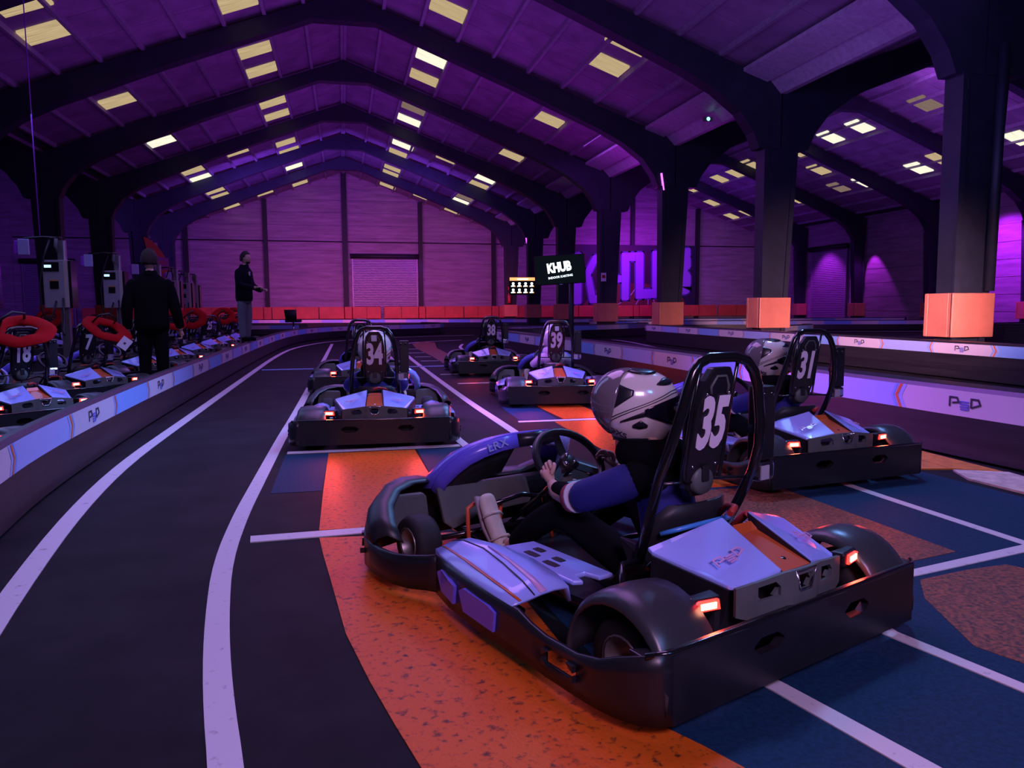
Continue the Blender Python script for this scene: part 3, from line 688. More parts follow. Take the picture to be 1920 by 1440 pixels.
def make_kart():
    t = thing('racing_kart', 'x', 'kart')
    # floor tray and frame rails
    mb = MB(); mb.prism([(-.30, .35), (.30, .35), (.28, 1.1), (.22, 1.75), (-.22, 1.75), (-.28, 1.1)], 2, .045, .06); mb.build('floor_tray', SATIN, t)
    mb = MB()
    for s in (-1, 1):
        mb.tube([(s * .30, .15, .09), (s * .31, .9, .08), (s * .26, 1.3, .08), (s * .20, 1.8, .09)], .016)
        mb.tube([(s * .55, .75, .10), (s * .52, 1.15, .10), (s * .28, 1.2, .09)], .013)
    mb.tube([(-.5, .22, .13), (.5, .22, .13)], .02); mb.tube([(-.5, 1.6, .12), (.5, 1.6, .12)], .014)
    mb.tube([(-.22, 1.5, .13), (-.22, 1.5, .26), (-.05, 1.45, .30), (.12, 1.5, .26), (.12, 1.5, .10)], .012)
    mb.build('frame', GLOSSB, t)
    # bumpers and skirts
    rb = wall_strip([(x_, .0, .245, .045) for x_ in (-.60, -.268, -.130, .186, .318, .60)], (1, 3), 'rear_bumper', SATIN, t, th=.03, va=.50, vb=.75, smooth_=False)
    MB().tube([(-.66, .045, .237), (-.60, .008, .243), (.60, .008, .243), (.66, .045, .237)], .0095).build('bumper_lip', GLOSSB, rb)
    for s in (-1, 1):
        side = [(-.60, 0, .245, .045), (-.64, .02, .242, .045), (-.672, .055, .235, .045), (-.695, .12, .215, .045), (-.705, .18, .19, .045), (-.708, .27, .172, .045), (-.706, .42, .170, .045),
                (-.702, .50, .180, .045), (-.700, .57, .200, .045), (-.695, .80, .204, .045), (-.672, 1.05, .205, .045), (-.640, 1.20, .203, .045)]
        side = [(p[0] * -s, *p[1:]) for p in side]
        sk = wall_strip(side, (5,), 'side_skirt', SATIN, t)
        for (y0, y1, x0, x1) in ((.70, .935, -.7035, -.6925), (.985, 1.15, -.6875, -.6585)):
            mb = MB(); x0 *= -s; x1 *= -s
            q = [(x0, y0 + .0, .082), (x0, y0 - .01, .15), (x0, y0 + .03, .162), (x1, y1 - .03, .166), (x1, y1, .15), (x1, y1 - .03, .082)]
            e = .004 * s
            mb.add([(a + e, b, c) for a, b, c in q] + [(a - e * 3, b, c) for a, b, c in q], [(0, 1, 2, 3, 4, 5), (11, 10, 9, 8, 7, 6)] + [(i, (i + 1) % 6, 6 + (i + 1) % 6, 6 + i) for i in range(6)])
            mb.build('skirt_window', PANEL2, sk)
        MB().prism([(s * a_, b_) for a_, b_ in ((.665, .05), (.60, .006), (.38, .006), (.40, .05), (.60, .075), (.66, .11))], 2, .222, .236).build('corner_ledge', SATIN, t, bevel=.004)
        # side pod
        rows = []
        for (y, xi, xo, zi, zo, zm) in ((1.235, -.50, -.615, .218, .205, .222), (1.15, -.47, -.640, .235, .210, .250), (1.0, -.44, -.667, .238, .212, .262), (.85, -.43, -.684, .232, .210, .250), (.70, -.44, -.692, .222, .206, .232), (.60, -.47, -.694, .214, .202, .218)):
            rows.append([(s * -x, y, z) for x, z in ((xo, zo - .02), (xo, zo), (xo * .72 + xi * .28, zo + (zm - zo) * .35), (xo * .5 + xi * .5, zo + (zm - zo) * .8), (xo * .25 + xi * .75, zm), (xi, zi), (xi + .01, zi - .05))])
        pod = MB(); pod.grid(rows); pod = pod.build('side_pod', PANEL, t, solid=.01)
        def on(k, f):  # interpolate across the pod row
            r = rows[k]; f = f * 4 + 1; i = int(f); u = f - i
            a, b = Vector(r[i]), Vector(r[min(i + 1, 6)]); return a.lerp(b, u) + Vector((0, 0, .0065))
        for nm, mm, f0, f1, k0, k1, dw in (('orange_stripe', ORANGEB, .17, .10, 0, 5, .035), ('black_stripe', SATIN, .62, .36, 0, 5, .02), ('pink_stripe', PINKP, .70, .48, 2, 5, .12)):
            g = []
            for k in range(k0, k1 + 1):
                f = f0 + (f1 - f0) * k / 5; w_ = dw * (1 if nm != 'pink_stripe' else (k - k0) / (k1 - k0) + .08)
                g.append([on(k, f), on(k, min(.98, f + w_))])
            m2 = MB(); m2.grid(g); tag(m2.build(nm, mm, pod, solid=.003), nm.replace('_', ' ').replace('stripe', 'stripe on the side pod'))
        # perforated step panel
        st = MB()
        c0 = [(-.43, 1.08), (-.27, 1.06), (-.265, .60), (-.33, .60), (-.345, .66), (-.385, .66), (-.40, .60), (-.435, .62)]
        c0 = [(a * -s, b) for a, b in c0]
        st.prism(c0 if s > 0 else c0[::-1], 2, .205, .222)
        stp = st.build('step_panel', PANEL, t, bevel=.006)
        for (a, b, l) in ((-.375, .93, .075), (-.325, .95, .055), (-.385, .80, .075), (-.335, .82, .055)):
            a *= -s; MB().prism([(a - .013, b - l / 2), (a + .013, b - l / 2), (a + .016, b), (a + .013, b + l / 2), (a - .013, b + l / 2), (a - .016, b)], 2, .221, .2245).build('foot_hole', BLACKP, stp)
        # wheel fender (rear)
        cx = .505 * s; g = []
        for i, (y, z) in enumerate(arc(.215, .135, .205, R(-8), R(188), 16)):
            g.append([(cx + s * dx, y + (0 if dx < .09 else 0), z - dz) for dx, dz in ((-.115, .03), (-.10, .006), (-.03, 0), (.05, 0), (.095, .008), (.115, .035))])
        MB().grid(g).build('wheel_fender', FENDER, t, solid=.01)
        # wheels
        for (yw, rw, ww, xx) in ((.22, .132, .17, .50), (1.60, .122, .115, .50)):
            tp = MB().lathe([(rw * .55, -ww / 2 + .005), (rw * .88, -ww / 2), (rw * .98, -ww / 2 + .02), (rw, -ww * .25), (rw, ww * .25), (rw * .98, ww / 2 - .02), (rw * .88, ww / 2), (rw * .55, ww / 2 - .005)], (s * xx, yw, rw), (1, 0, 0), 22).build('tyre', RUBBER, t)
            MB().lathe([(0, -.02), (rw * .25, -.03), (rw * .5, ww * .30), (rw * .58, ww * .42), (rw * .60, ww / 2), (rw * .56, ww / 2)], (s * xx, yw, rw), (s, 0, 0), 18).build('rim', ALU, tp)
        # tail lamp
        lp = MB(); lp.prism([(s * .315, .085), (s * .415, .105), (s * .42, .14), (s * .30, .14)], 2, .262, .315); lp = lp.build('lamp_housing', SATIN, t, bevel=.01)
        ln = MB(); q = [(s * .325, .078, .277), (s * .405, .094, .277), (s * .41, .096, .30), (s * .395, .094, .307), (s * .33, .080, .307)]
        ln.add(q + [(a, b + .014, c) for a, b, c in q], [(0, 1, 2, 3, 4), (9, 8, 7, 6, 5)] + [(i, (i + 1) % 5, 5 + (i + 1) % 5, 5 + i) for i in range(5)])
        tag(ln.build('tail_lamp', LENS, lp), 'glowing red tail lamp')
        MB().prism([(s * .340, .0795), (s * .393, .0905), (s * .393, .094), (s * .340, .083)], 2, .282, .300).build('lamp_core', LENSHOT, lp)
        # tail wing bodywork
        W = MB(); q = [(s * .075, .055, .350), (s * .232, .082, .318), (s * .262, .10, .325), (s * .335, .345, .378), (s * .325, .375, .383), (s * .065, .295, .458)]
        W.add(q + [(a, b, c - .014) for a, b, c in q], [(0, 1, 2, 3, 4, 5), (11, 10, 9, 8, 7, 6)] + [(i, (i + 1) % 6, 6 + (i + 1) % 6, 6 + i) for i in range(6)])
        wg = W.build('tail_wing', PANEL, t, bevel=.004)
        W = MB(); quadpanel(W, [(s * .062, .292, .453), (s * .074, .055, .346), (s * .072, .055, .332), (s * .060, .27, .385)], .006); W.build('wing_side', HBLACK, wg)
        c = link('logo', PSD_KART, wg)
        X = Vector((.95, .18 * s, -.26 * s)).normalized() if s > 0 else Vector((.93, -.12, .30)).normalized()
        nrm = Vector((s * .27, -.38, .88)).normalized(); X = (X - nrm * X.dot(nrm)).normalized(); Yv = nrm.cross(X)
        M = Matrix((X, Yv, nrm)).transposed().to_4x4()
        ctr = (Vector(q[0]) + Vector(q[1]) + Vector(q[3]) + Vector(q[5])) / 4 + Vector((s * .01, -.03, 0)); 
        M.translation = ctr + nrm * .008; c.matrix_local = M
        # engine flank under the wing
        F = MB(); F.add([(s * .262, .10, .312), (s * .335, .345, .365), (s * .33, .36, .12), (s * .27, .12, .20)], [(0, 1, 2, 3)]); F.build('engine_flank', SATIN, t, solid=.012)
        # brake duct/nose panels
        # hoop braces and straps
    # tail centre deck
    D = MB(); D.grid([[(-.07, .055, .337), (.07, .055, .337)], [(-.065, .16, .372), (.065, .16, .372)], [(-.06, .25, .402), (.06, .25, .402)], [(-.045, .27, .43), (.045, .27, .43)]], sm=False); D.build('centre_deck', ORANGEB, t, solid=.01)
    MB().lathe([(0, .004), (.009, .004), (.011, 0)], (0.0, .105, .355), (0, -.3, 1), 10).build('deck_bolt', CHROME, t)
    # diffuser bar with openings
    df = wall_strip([(-.26, .085, .322, .235), (-.20, .068, .332, .215), (-.185, .065, .333, .215), (-.10, .048, .346, .215), (-.085, .045, .348, .215), (-.055, .035, .352, .22), (-.035, .033, .352, .22), (.035, .033, .352, .22), (.055, .035, .352, .22), (.085, .045, .348, .215), (.10, .048, .346, .215), (.185, .065, .333, .215), (.20, .068, .332, .215), (.26, .085, .322, .235)],
                    (2, 6, 10), 'diffuser', GREYP, t, th=.012, va=.5, vb=.86, smooth_=False)
    tr = MB(); tr.tube([(-.048, .022, .345), (.048, .022, .345), (.026, .020, .285), (-.026, .020, .285)], .0045, 6, closed=True); tr.build('exhaust_trim', CHROME, df)
    MB().box((-.30, .12, .08), (.30, .34, .28)).build('engine_cover', BLACKP, t, bevel=.02)
    for (x, y, z, a, b, c) in ((-.12, .40, .12, .16, .10, .14), (.2, .42, .10, .12, .12, .18)):
        MB().box((x, y, z), (x + a, y + b, z + c)).build('engine_block', ALU, t, bevel=.01)
    # front bumper and nose
    fb = [(-.640, 1.19, .200, .05), (-.655, 1.24, .185, .045), (-.70, 1.32, .172, .04), (-.728, 1.40, .165, .04), (-.738, 1.50, .162, .04), (-.735, 1.60, .165, .04), (-.715, 1.70, .178, .04), (-.66, 1.80, .195, .04), (-.56, 1.88, .21, .04), (-.40, 1.93, .22, .04), (-.2, 1.95, .225, .04)]
    fbr = [(-a, b, c, d) for a, b, c, d in reversed(fb)]
    wall_strip(fb + fbr, (6, 14), 'front_bumper', SATIN, t, th=.018)
    for s in (-1, 1):
        nz = [(.735, 1.56, .20), (.720, 1.66, .255), (.68, 1.76, .305), (.60, 1.85, .34), (.50, 1.90, .352), (.40, 1.92, .345), (.30, 1.93, .318), (.0, 1.95, .325)]
        g = [[(s * x, y, .165 if i else .165), (s * (x - .015), y - .01, z * .7 + .05), (s * (x - .05), y - .03, z), (s * (x - .09), y - .10, z - .02)] for i, (x, y, z) in enumerate(nz)]
        MB().grid(g).build('nose_cone', BLACKP, t, solid=.01)
        # grey inner panels
        q = MB(); p = [(s * .375, 1.72, .14), (s * .385, 1.735, .285), (s * .40, 1.745, .30), (s * .555, 1.745, .308), (s * .60, 1.74, .27), (s * .62, 1.73, .15)]
        q.add(p + [(a, b + .02, c) for a, b, c in p], [(0, 1, 2, 3, 4, 5), (11, 10, 9, 8, 7, 6)] + [(i, (i + 1) % 6, 6 + (i + 1) % 6, 6 + i) for i in range(6)]); q.build('wheel_shield', GREYP, t, bevel=.006)
    q = MB(); p = [(-.31, 1.70, .15), (-.325, 1.74, .305), (-.31, 1.748, .312), (.16, 1.745, .312), (.18, 1.73, .30), (.19, 1.70, .20), (.17, 1.69, .18), (-.1, 1.69, .17), (-.27, 1.685, .12)]
    q.add(p + [(a, b + .025, c) for a, b, c in p], [tuple(range(9)), tuple(range(17, 8, -1))] + [(i, (i + 1) % 9, 9 + (i + 1) % 9, 9 + i) for i in range(9)]); q.build('nose_panel', GREYP, t, bevel=.006)
    MB().box((-.05, 1.76, .20), (.58, 1.84, .30)).build('nose_core', BLACKP, t, bevel=.03)
    # fairing arch
    arch = [(-.335, 1.78, .30), (-.325, 1.74, .37), (-.29, 1.69, .43), (-.24, 1.65, .48), (-.17, 1.62, .515), (-.08, 1.60, .54), (.02, 1.59, .552), (.14, 1.58, .556), (.24, 1.58, .552), (.32, 1.60, .53), (.38, 1.64, .49), (.42, 1.70, .42), (.43, 1.78, .32)]
    g = [[(x, y, z), (x * .90 + .005, y - .015, z - .045 - .012 * (1 - abs(i - 6) / 6.)), (x * .88 + .005, y + .04, z - .07)] for i, (x, y, z) in enumerate(arch)]
    fa = MB().grid(g[:7]).build('front_fairing', PANEL2, t, solid=.012); tag(fa, 'purple-blue left half of the fairing')
    MB().grid(g[6:9]).build('front_fairing', HBLACK, t, solid=.012)
    MB().grid(g[8:]).build('front_fairing', PANEL, t, solid=.012)
    g2 = [[(x, y + .005, z + .001), (x * .95, y + .12, z - .02), (x * .85, y + .22, z - .08)] for (x, y, z) in arch]
    MB().grid(g2).build('fairing_top', PANEL2, t, solid=.008)
    g3 = [[(x * .90 + .005, y + .01, z - .055), (x * .6, y + .12, max(.2, z - .20))] for (x, y, z) in arch]
    MB().grid(g3[1:7]).build('fairing_liner', BLACKP, t, solid=.008)
    lr = text_mesh('LRX', .052, 1.15, .0006, .001, mats=STB2); c = link('lettering', lr, fa)
    X = Vector((.115, -.03, .030)).normalized(); nrm = Vector((-.12, -.97, .1)).normalized(); X = (X - nrm * X.dot(nrm)).normalized(); Yv = nrm.cross(X)
    if Yv.z < 0: Yv = -Yv; 
    M = Matrix((X, Yv, X.cross(Yv))).transposed().to_4x4(); M.translation = Vector((-.095, 1.575, .512)); c.matrix_local = M
    # steering column and wheel
    MB().tube([(0, 1.12, .49), (0, 1.30, .36), (0, 1.62, .12)], .012).build('steering_column', GLOSSB, t)
    sw = bpy.data.objects.new('steering_wheel', None)
    wc = Vector((-.005, 1.165, .498)); ax = Vector((0, -.72, .69)).normalized()   # wheel normal toward driver
    U = Vector((1, 0, 0)); V = ax.cross(U)
    if V.z < 0: V = -V
    pts = []
    for k in range(28):
        a = 2 * PI * k / 28; rx, ry = .160, .150
        y = ry * math.sin(a); x = rx * math.cos(a)
        y = max(y, -.115)
        pts.append(wc + U * x + V * y)
    rim = MB().tube(pts, .017, 10, closed=True).build('steering_wheel', SATIN, t)
    mb = MB()
    for a in (R(90), R(215), R(325)):
        e = wc + U * math.cos(a) * .145 + V * math.sin(a) * .138; d = (e - wc).normalized(); n_ = d.cross(ax) * .018
        b = wc - ax * .02
        mb.add([b - n_, b + n_, e + n_, e - n_, b - n_ - ax * .006, b + n_ - ax * .006, e + n_ - ax * .006, e - n_ - ax * .006], [(0, 1, 2, 3), (7, 6, 5, 4), (0, 4, 5, 1), (1, 5, 6, 2), (2, 6, 7, 3), (3, 7, 4, 0)])
    mb.lathe([(0, .012), (.03, .012), (.045, .004), (.045, -.02)], wc - ax * .01, ax, 6)
    mb.build('spokes', SATIN, rim)
    for a, r_ in ((R(90), .095), (R(215), .10), (R(325), .10)):
        MB().lathe([(0, .004), (.016, .003), (.018, 0)], wc + (U * math.cos(a) + V * math.sin(a)) * r_ - ax * .012, ax, 14).build('badge', PINKP, rim)
    for k in range(3):
        a = R(90 + 120 * k); MB().lathe([(0, .006), (.008, .005), (.009, 0)], wc + (U * math.cos(a) + V * math.sin(a)) * .027 + ax * .002, ax, 10).build('bolt', CHROME, rim)
    MB().box((-.05, 1.20, .33), (.05, 1.26, .43)).build('display_unit', GREYP, t, bevel=.01)
    # pedals
    for s in (-1, 1):
        mb = MB(); mb.tube([(s * .30, 1.50, .06), (s * .295, 1.52, .18), (s * .29, 1.53, .255), (s * .25, 1.53, .275), (s * .16, 1.53, .275), (s * .12, 1.52, .255), (s * .14, 1.50, .15), (s * .15, 1.48, .06)], .010)
        mb.build('pedal', ORANGEP, t)
    # seat
    g = []
    for i, (y, z, hw, d) in enumerate(((.86, .10, .17, .03), (.78, .07, .19, .06), (.66, .06, .20, .10), (.56, .10, .205, .16), (.50, .20, .205, .13), (.46, .32, .20, .10), (.44, .42, .18, .06), (.435, .47, .14, .03))):
        row = []
        for k in range(9):
            u = (k - 4) / 4; row.append((u * hw, y + (abs(u) ** 3) * d * (1.0 if i > 3 else .2), z + (abs(u) ** 3) * (d if i < 5 else .0)))
        g.append(row)
    MB().grid(g).build('seat', SEATM, t, solid=.012)
    MB().tube([(-.17, .47, .375), (-.13, .425, .395), (-.05, .405, .405), (.05, .405, .405), (.13, .425, .395), (.17, .47, .385)], .009).build('seat_edge', BLUEL, t)
    # roll hoop
    hp = [(-.212, .53, .27), (-.206, .49, .42), (-.198, .45, .58), (-.184, .41, .70), (-.168, .385, .80), (-.150, .375, .88), (-.132, .370, .93), (-.105, .370, .963), (-.060, .370, .978), (.060, .360, .978), (.110, .350, .963), (.140, .342, .925), (.162, .340, .87), (.182, .342, .75), (.188, .35, .66), (.19, .375, .57), (.20, .44, .45), (.212, .54, .28)]
    MB().tube(hp, .0185, 12).build('roll_hoop', GLOSSB, t)
    mb = MB(); mb.tube([(-.20, .485, .545), (-.06, .445, .545), (.06, .44, .545), (.19, .385, .545)], .006)
    mb.tube([(-.085, .375, .975), (-.096, .41, .78), (-.092, .445, .56), (-.078, .445, .545)], .007); mb.build('hoop_stay', GLOSSB, t); mb = MB(); mb.tube([(.085, .365, .975), (.096, .41, .78), (.092, .44, .56), (.078, .44, .545)], .007)
    mb.build('hoop_stay', GLOSSB, t)
    # number board, padding
    bd = [(-.068, .52), (-.084, .60), (-.086, .80), (-.072, .90), (-.042, .945), (.042, .945), (.072, .90), (.086, .80), (.084, .60), (.068, .52), (.036, .485), (-.036, .485)]
    yb = lambda z: .398 + (.76 - z) * .22
    B = MB(); vs = [(x, yb(z), z) for x, z in bd] + [(x, yb(z) + .035, z) for x, z in bd]; n = len(bd)
    B.add(vs, [tuple(range(n)), tuple(range(2 * n - 1, n - 1, -1))] + [(i, (i + 1) % n, n + (i + 1) % n, n + i) for i in range(n)])
    nb = B.build('number_board', SATIN, t, bevel=.006)
    mb = MB(); mb.lathe([(.0, .012), (.045, .012), (.052, .0), (.052, -.03)], (0, yb(.55) - .004, .545), (0, -1, 0), 22)
    mb.build('board_foot', GREYP, nb); MB().box((-.017, yb(.57) - .020, .545), (.017, yb(.57) - .008, .60)).build('foot_slot', BLACKP, nb, bevel=.004)
    mb = MB(); mb.tube([(-.040, yb(.86) - .004, .855), (-.044, yb(.87) - .004, .88), (-.022, yb(.9) - .004, .915), (.022, yb(.9) - .004, .915), (.044, yb(.87) - .004, .88), (.040, yb(.86) - .004, .855)], .005); mb.build('board_rib', GREYP, nb)
    MB().box((-.05, .455, .56), (.05, .50, .90)).build('head_pad', SEATM, t, bevel=.02)
    for (x, z) in ((-.055, .855), (.055, .855), (-.058, .60), (.058, .60)):
        MB().lathe([(0, .006), (.006, .005), (.007, 0)], (x, yb(z), z), (0, -1, 0), 8).build('bolt', CHROME, nb)
    # control box and latch on the right of the hoop
    cb = MB().box((.212, .36, .60), (.292, .42, .865)).build('control_box', SATIN, t, bevel=.006)
    MB().box((.19, .37, .70), (.206, .40, .73)).build('box_bracket', GLOSSB, cb)
    for x in (.225, .265): MB().lathe([(0, .008), (.009, .006), (.011, 0)], (x, .36, .838), (0, -1, 0), 10).build('knob', GLOSSB, cb)
    cl = MB(); cl.box((.195, .35, .525), (.29, .41, .60)); cl = cl.build('chrome_latch', CHROME, t, bevel=.018)
    MB().box((.20, .345, .535), (.245, .3495, .585)).build('latch_label', CHG, cl)
    MB().tube([(.10, .40, .36), (.14, .36, .42), (.12, .33, .43)], .014).build('red_strap', STRAP, t)
    MB().tube([(-.02, .30, .46), (.03, .32, .47), (.09, .40, .45), (.11, .46, .40)], .012, 6).build('red_strap', STRAP, t)
    mb = MB(); mb.tube([(-.3, .40, .30), (-.18, .44, .33), (0, .42, .30)], .008); mb.build('frame_stay', GLOSSB, t); mb = MB(); mb.tube([(-.33, .38, .13), (-.36, .45, .22), (-.30, .52, .28), (-.22, .52, .28)], .011); mb.build('frame_stay', GLOSSB, t); mb = MB()
    mb.tube([(.33, .38, .13), (.36, .45, .22), (.30, .52, .28), (.22, .52, .28)], .011); mb.build('frame_stay', GLOSSB, t)
    return t
def number(t, txt, white_square=False, col=DIGIT):
    me = text_mesh(txt, .250, .56 if len(txt) > 1 else .7, .010, .0015, mats=col)
    nb = [o for o in t.children if o.name.startswith('number_board')][0]
    c = link('number', me, nb); c.rotation_euler = (R(90 + 12.4), 0, 0); c.location = (0, .398 + (.76 - .744) * .22 - .0035, .744)
    if white_square:
        MB().box((-.024, .354, .862), (.024, .366, .915)).build('white_label', SIGNW, nb, bevel=.006)
    return c
KP = make_kart()
def place_kart(src, txt, label, loc, hx, hy, lit=True, group=None, sq=False):
    t = copy_tree(src) if src is not KP or KP.get('used') else src
    KP['used'] = 1
    t.location = (loc[0], loc[1], 0); t.rotation_euler = (0, 0, math.atan2(-hx, hy)); tag(t, label, 'kart', group)
    return t
POSES = [('35', 'nearest racing kart, number 35, lavender-blue pods and orange tail deck', (1.375, 2.02), (-.383, .924), False),
         ('31', 'racing kart number 31 with lit tail lamps near the right barrier', (3.08, 4.18), (-.163, .987), False),
         ('34', 'racing kart number 34 with white square, on the left lane', (.229, 6.264), (.062, .998), True),
         ('39', 'racing kart number 39 with white square, in the middle of the right lane', (2.41, 8.38), (.13, .99), True),
         ('38', 'racing kart number 38, farthest in the right lane', (2.45, 12.55), (.06, .998), False),
         ('32', 'racing kart half hidden in front of the number 34 kart', (.22, 10.27), (.02, 1.0), False)]
protos = []
karts = {}
for i in range(len(POSES)):
    protos.append(KP if i == 0 else copy_tree(KP))
pit_src = copy_tree(KP)
for kt, (txt, lab, loc, hd, sq) in zip(protos, POSES):
    number(kt, txt, sq)
    kt.location = (loc[0], loc[1], 0); kt.rotation_euler = (0, 0, math.atan2(-hd[0], hd[1])); tag(kt, lab, 'kart', 'karts lined up on the starting grid')
    karts[txt] = kt
    # the glow of each lamp onto ground and bumper
    H = Vector((hd[0], hd[1])).normalized(); RT = Vector((H.y, -H.x))
    for s in (-1, 1):
        p = Vector(loc) + RT * s * .365 + H * .070
        l = bpy.data.lights.new('tail_light', 'SPOT'); l.energy = 3.0 if txt in ('35', '31') else (3.5 if txt == '32' else 9); l.color = (1, .045, .02); l.spot_size = R(150); l.spot_blend = .5; l.shadow_soft_size = .03
        o = bpy.data.objects.new('tail_light', l); COL.objects.link(o); o.location = (p.x, p.y, .288)
        o.rotation_euler = Vector((-H.x, -H.y, -.12)).to_track_quat('-Z', 'Y').to_euler()
# dim the lamps in the pit copies
def walk(o):
    yield o
    for c in o.children: yield from walk(c)

# ------------------------------------------------------------------ people
def skin(name, joints, edges, material, parent=None, sub=2, root=0):
    # joints: list of ((x,y,z), r) ; edges: index pairs
    me = bpy.data.meshes.new(name); me.from_pydata([j[0] for j in joints], edges, []); me.update()
    o = bpy.data.objects.new(name, me); COL.objects.link(o)
    md = o.modifiers.new('skin', 'SKIN'); md.use_smooth_shade = True
    if not me.skin_vertices:
        bpy.context.view_layer.objects.active = o
    sv = me.skin_vertices[0].data if me.skin_vertices else None
    if sv is None:
        bm = bmesh.new(); bm.from_mesh(me); bm.verts.layers.skin.verify(); bm.to_mesh(me); bm.free(); sv = me.skin_vertices[0].data
    for i, j in enumerate(joints):
        r = j[1]; sv[i].radius = r if isinstance(r, tuple) else (r, r); sv[i].use_root = (i == root)
    su = o.modifiers.new('sub', 'SUBSURF'); su.levels = sub; su.render_levels = sub
    dg = bpy.context.evaluated_depsgraph_get()
    m2 = bpy.data.meshes.new_from_object(o.evaluated_get(dg)); m2.name = name
    bpy.data.objects.remove(o)
    m2.materials.clear(); m2.materials.append(material)
    for p in m2.polygons: p.use_smooth = True
    o = bpy.data.objects.new(name, m2); COL.objects.link(o)
    if parent: o.parent = parent
    return o
def lerp(a, b, t): return tuple(a[i] + (b[i] - a[i]) * t for i in range(3))
def chain(js, start=0): return [(start + i, start + i + 1) for i in range(js - 1)]

# helmet ------------------------------------------------------------
def hp_(az, el, off=0.):
    # az 0 = face, positive = wearer's left ; el up
    ce, se = math.cos(el), math.sin(el); ca, sa = math.cos(az), math.sin(az)
    x = ce * ca; y = ce * sa; z = se
    a = .148 if x > 0 else .158; b = .118; c = .135 if z > 0 else .150
    if z < 0 and x > 0: a = .148 + .024 * min(1, -z * 1.6) * (x ** .7)
    if z < 0: b = .118 - .010 * (-z)
    if z < 0 and x < 0: a = .158 - .03 * (-z)
    r = 1 / ((abs(x / a)) ** 2.2 + (abs(y / b)) ** 2.2 + (abs(z / c)) ** 2.2) ** (1 / 2.2)
    r += off
    return (x * r, y * r, max(z * r, -.128 - off * .3))
def patch(az0, az1, lo, hi, n=18, m=8, off=.002, mirror=False, name='patch', material=None, parent=None, th=.002):
    obs = []
    for sg in ((1, -1) if mirror else (1,)):
        g = []
        for i in range(n + 1):
            u = i / n; az = az0 + (az1 - az0) * u; l, h = lo(u), hi(u)
            g.append([hp_(R(az) * sg, R(l + (h - l) * j / m), off) for j in range(m + 1)])
        o = MB().grid(g).build(name, material, parent, solid=th); obs.append(o)
    return obs
def make_helmet(parent, shell=CREAM, accent=HBLACK, pad=True):
    h = bpy.data.objects.new('h', None); 
    g = []
    for i in range(33):
        el = -90 + 180 * i / 32
        g.append([hp_(2 * PI * k / 48, R(el * (1 if el > -58 else 1))) for k in range(49)])
    sh = MB().grid(g).build('helmet', shell, parent)
    SPO = HSMOKE if accent is HBLACK else shell
    bpy.data.objects.remove(h)
    # visor opening + visor
    patch(-92, 92, lambda u: -27 + 17 * abs(2 * u - 1) ** 1.6, lambda u: 20 - 20 * abs(2 * u - 1) ** 2.4, 32, 8, .005, False, 'visor', VISOR, sh, .003)
    patch(84, 132, lambda u: -10 - 12 * u, lambda u: 0 - 20 * u, 10, 3, .004, True, 'visor_arm', HBLACK, sh)
    # lower black trim
    patch(-180, 180, lambda u: -66, lambda u: -52, 48, 3, .004, False, 'lower_trim', HBLACK, sh)
    # side intake
    patch(84, 112, lambda u: -34 + 3 * abs(2 * u - 1), lambda u: -19 - 8 * abs(2 * u - 1), 10, 3, .004, True, 'side_vent', HBLACK, sh)
    # pinstripes
    for d in (0, 4): patch(8, 150, lambda u: 27 - d - 58 * max(0, u - .2) ** 1.25, lambda u: 28.2 - d - 58 * max(0, u - .2) ** 1.25, 28, 1, .002, True, 'pinstripe', HBLACK, sh, .001)
    # crown dark panel, top vents
    patch(-165, -15, lambda u: 66 - 4 * math.sin(u * PI), lambda u: 88, 20, 4, .003, False, 'crown_panel', accent, sh); patch(15, 165, lambda u: 66 - 4 * math.sin(u * PI), lambda u: 88, 20, 4, .003, False, 'crown_panel', accent, sh)
    patch(14, 66, lambda u: 40 - 3 * math.sin(u * PI), lambda u: 42 + 8 * math.sin(u * PI), 12, 3, .004, True, 'brow_vent', HBLACK, sh)
    # rear spoiler
    patch(112, 176, lambda u: 22 - 52 * u, lambda u: 30 + 12 * u, 14, 6, .004, True, 'rear_panel', accent, sh)
    for sg in (1, -1):
        g = []
        for i in range(11):
            u = i / 10; row = []
            for j in range(15):
                v = j / 14; el = -42 + 122 * v
                lim = 158 - 22 * math.sin(v * PI)
                az = lim + (180 - lim) * u
                row.append(hp_(R(az) * sg, R(el), .004 + .020 * math.sin(min(1, v * 1.02) * PI) * (.25 + .75 * u)))
            g.append(row)
        MB().grid(g).build('spoiler', SPO, sh, solid=.004)
    for az, tx, sz, tilt in ((R(28), 'BOXS', .026, 0), (R(148), 'BOXS', .034, -.35)):
        for sg in (1, -1):
            me = text_mesh(tx, sz, 1.15, .0008, .0006, mats=INK); c = link('lettering', me, sh)
            el = R(-33 if az < 1 else -38)
            p = Vector(hp_(az * sg, el, .003)); e1 = Vector(hp_(az * sg + .05, el, .003)) - p; e2 = Vector(hp_(az * sg, el + .05, .003)) - p
            X = e1.normalized(); nrm = X.cross(e2).normalized(); 
            if nrm.dot(p) < 0: nrm = -nrm
            Yv = Vector((0, 0, 1)); Yv = (Yv - nrm * Yv.dot(nrm)).normalized(); X = Yv.cross(nrm)
            if tilt: 
                X2 = X * math.cos(tilt * -sg) + Yv * math.sin(tilt * -sg); Yv = nrm.cross(X2); X = X2
            M = Matrix((X, Yv, nrm)).transposed().to_4x4(); M.translation = p; c.matrix_local = M
    return sh

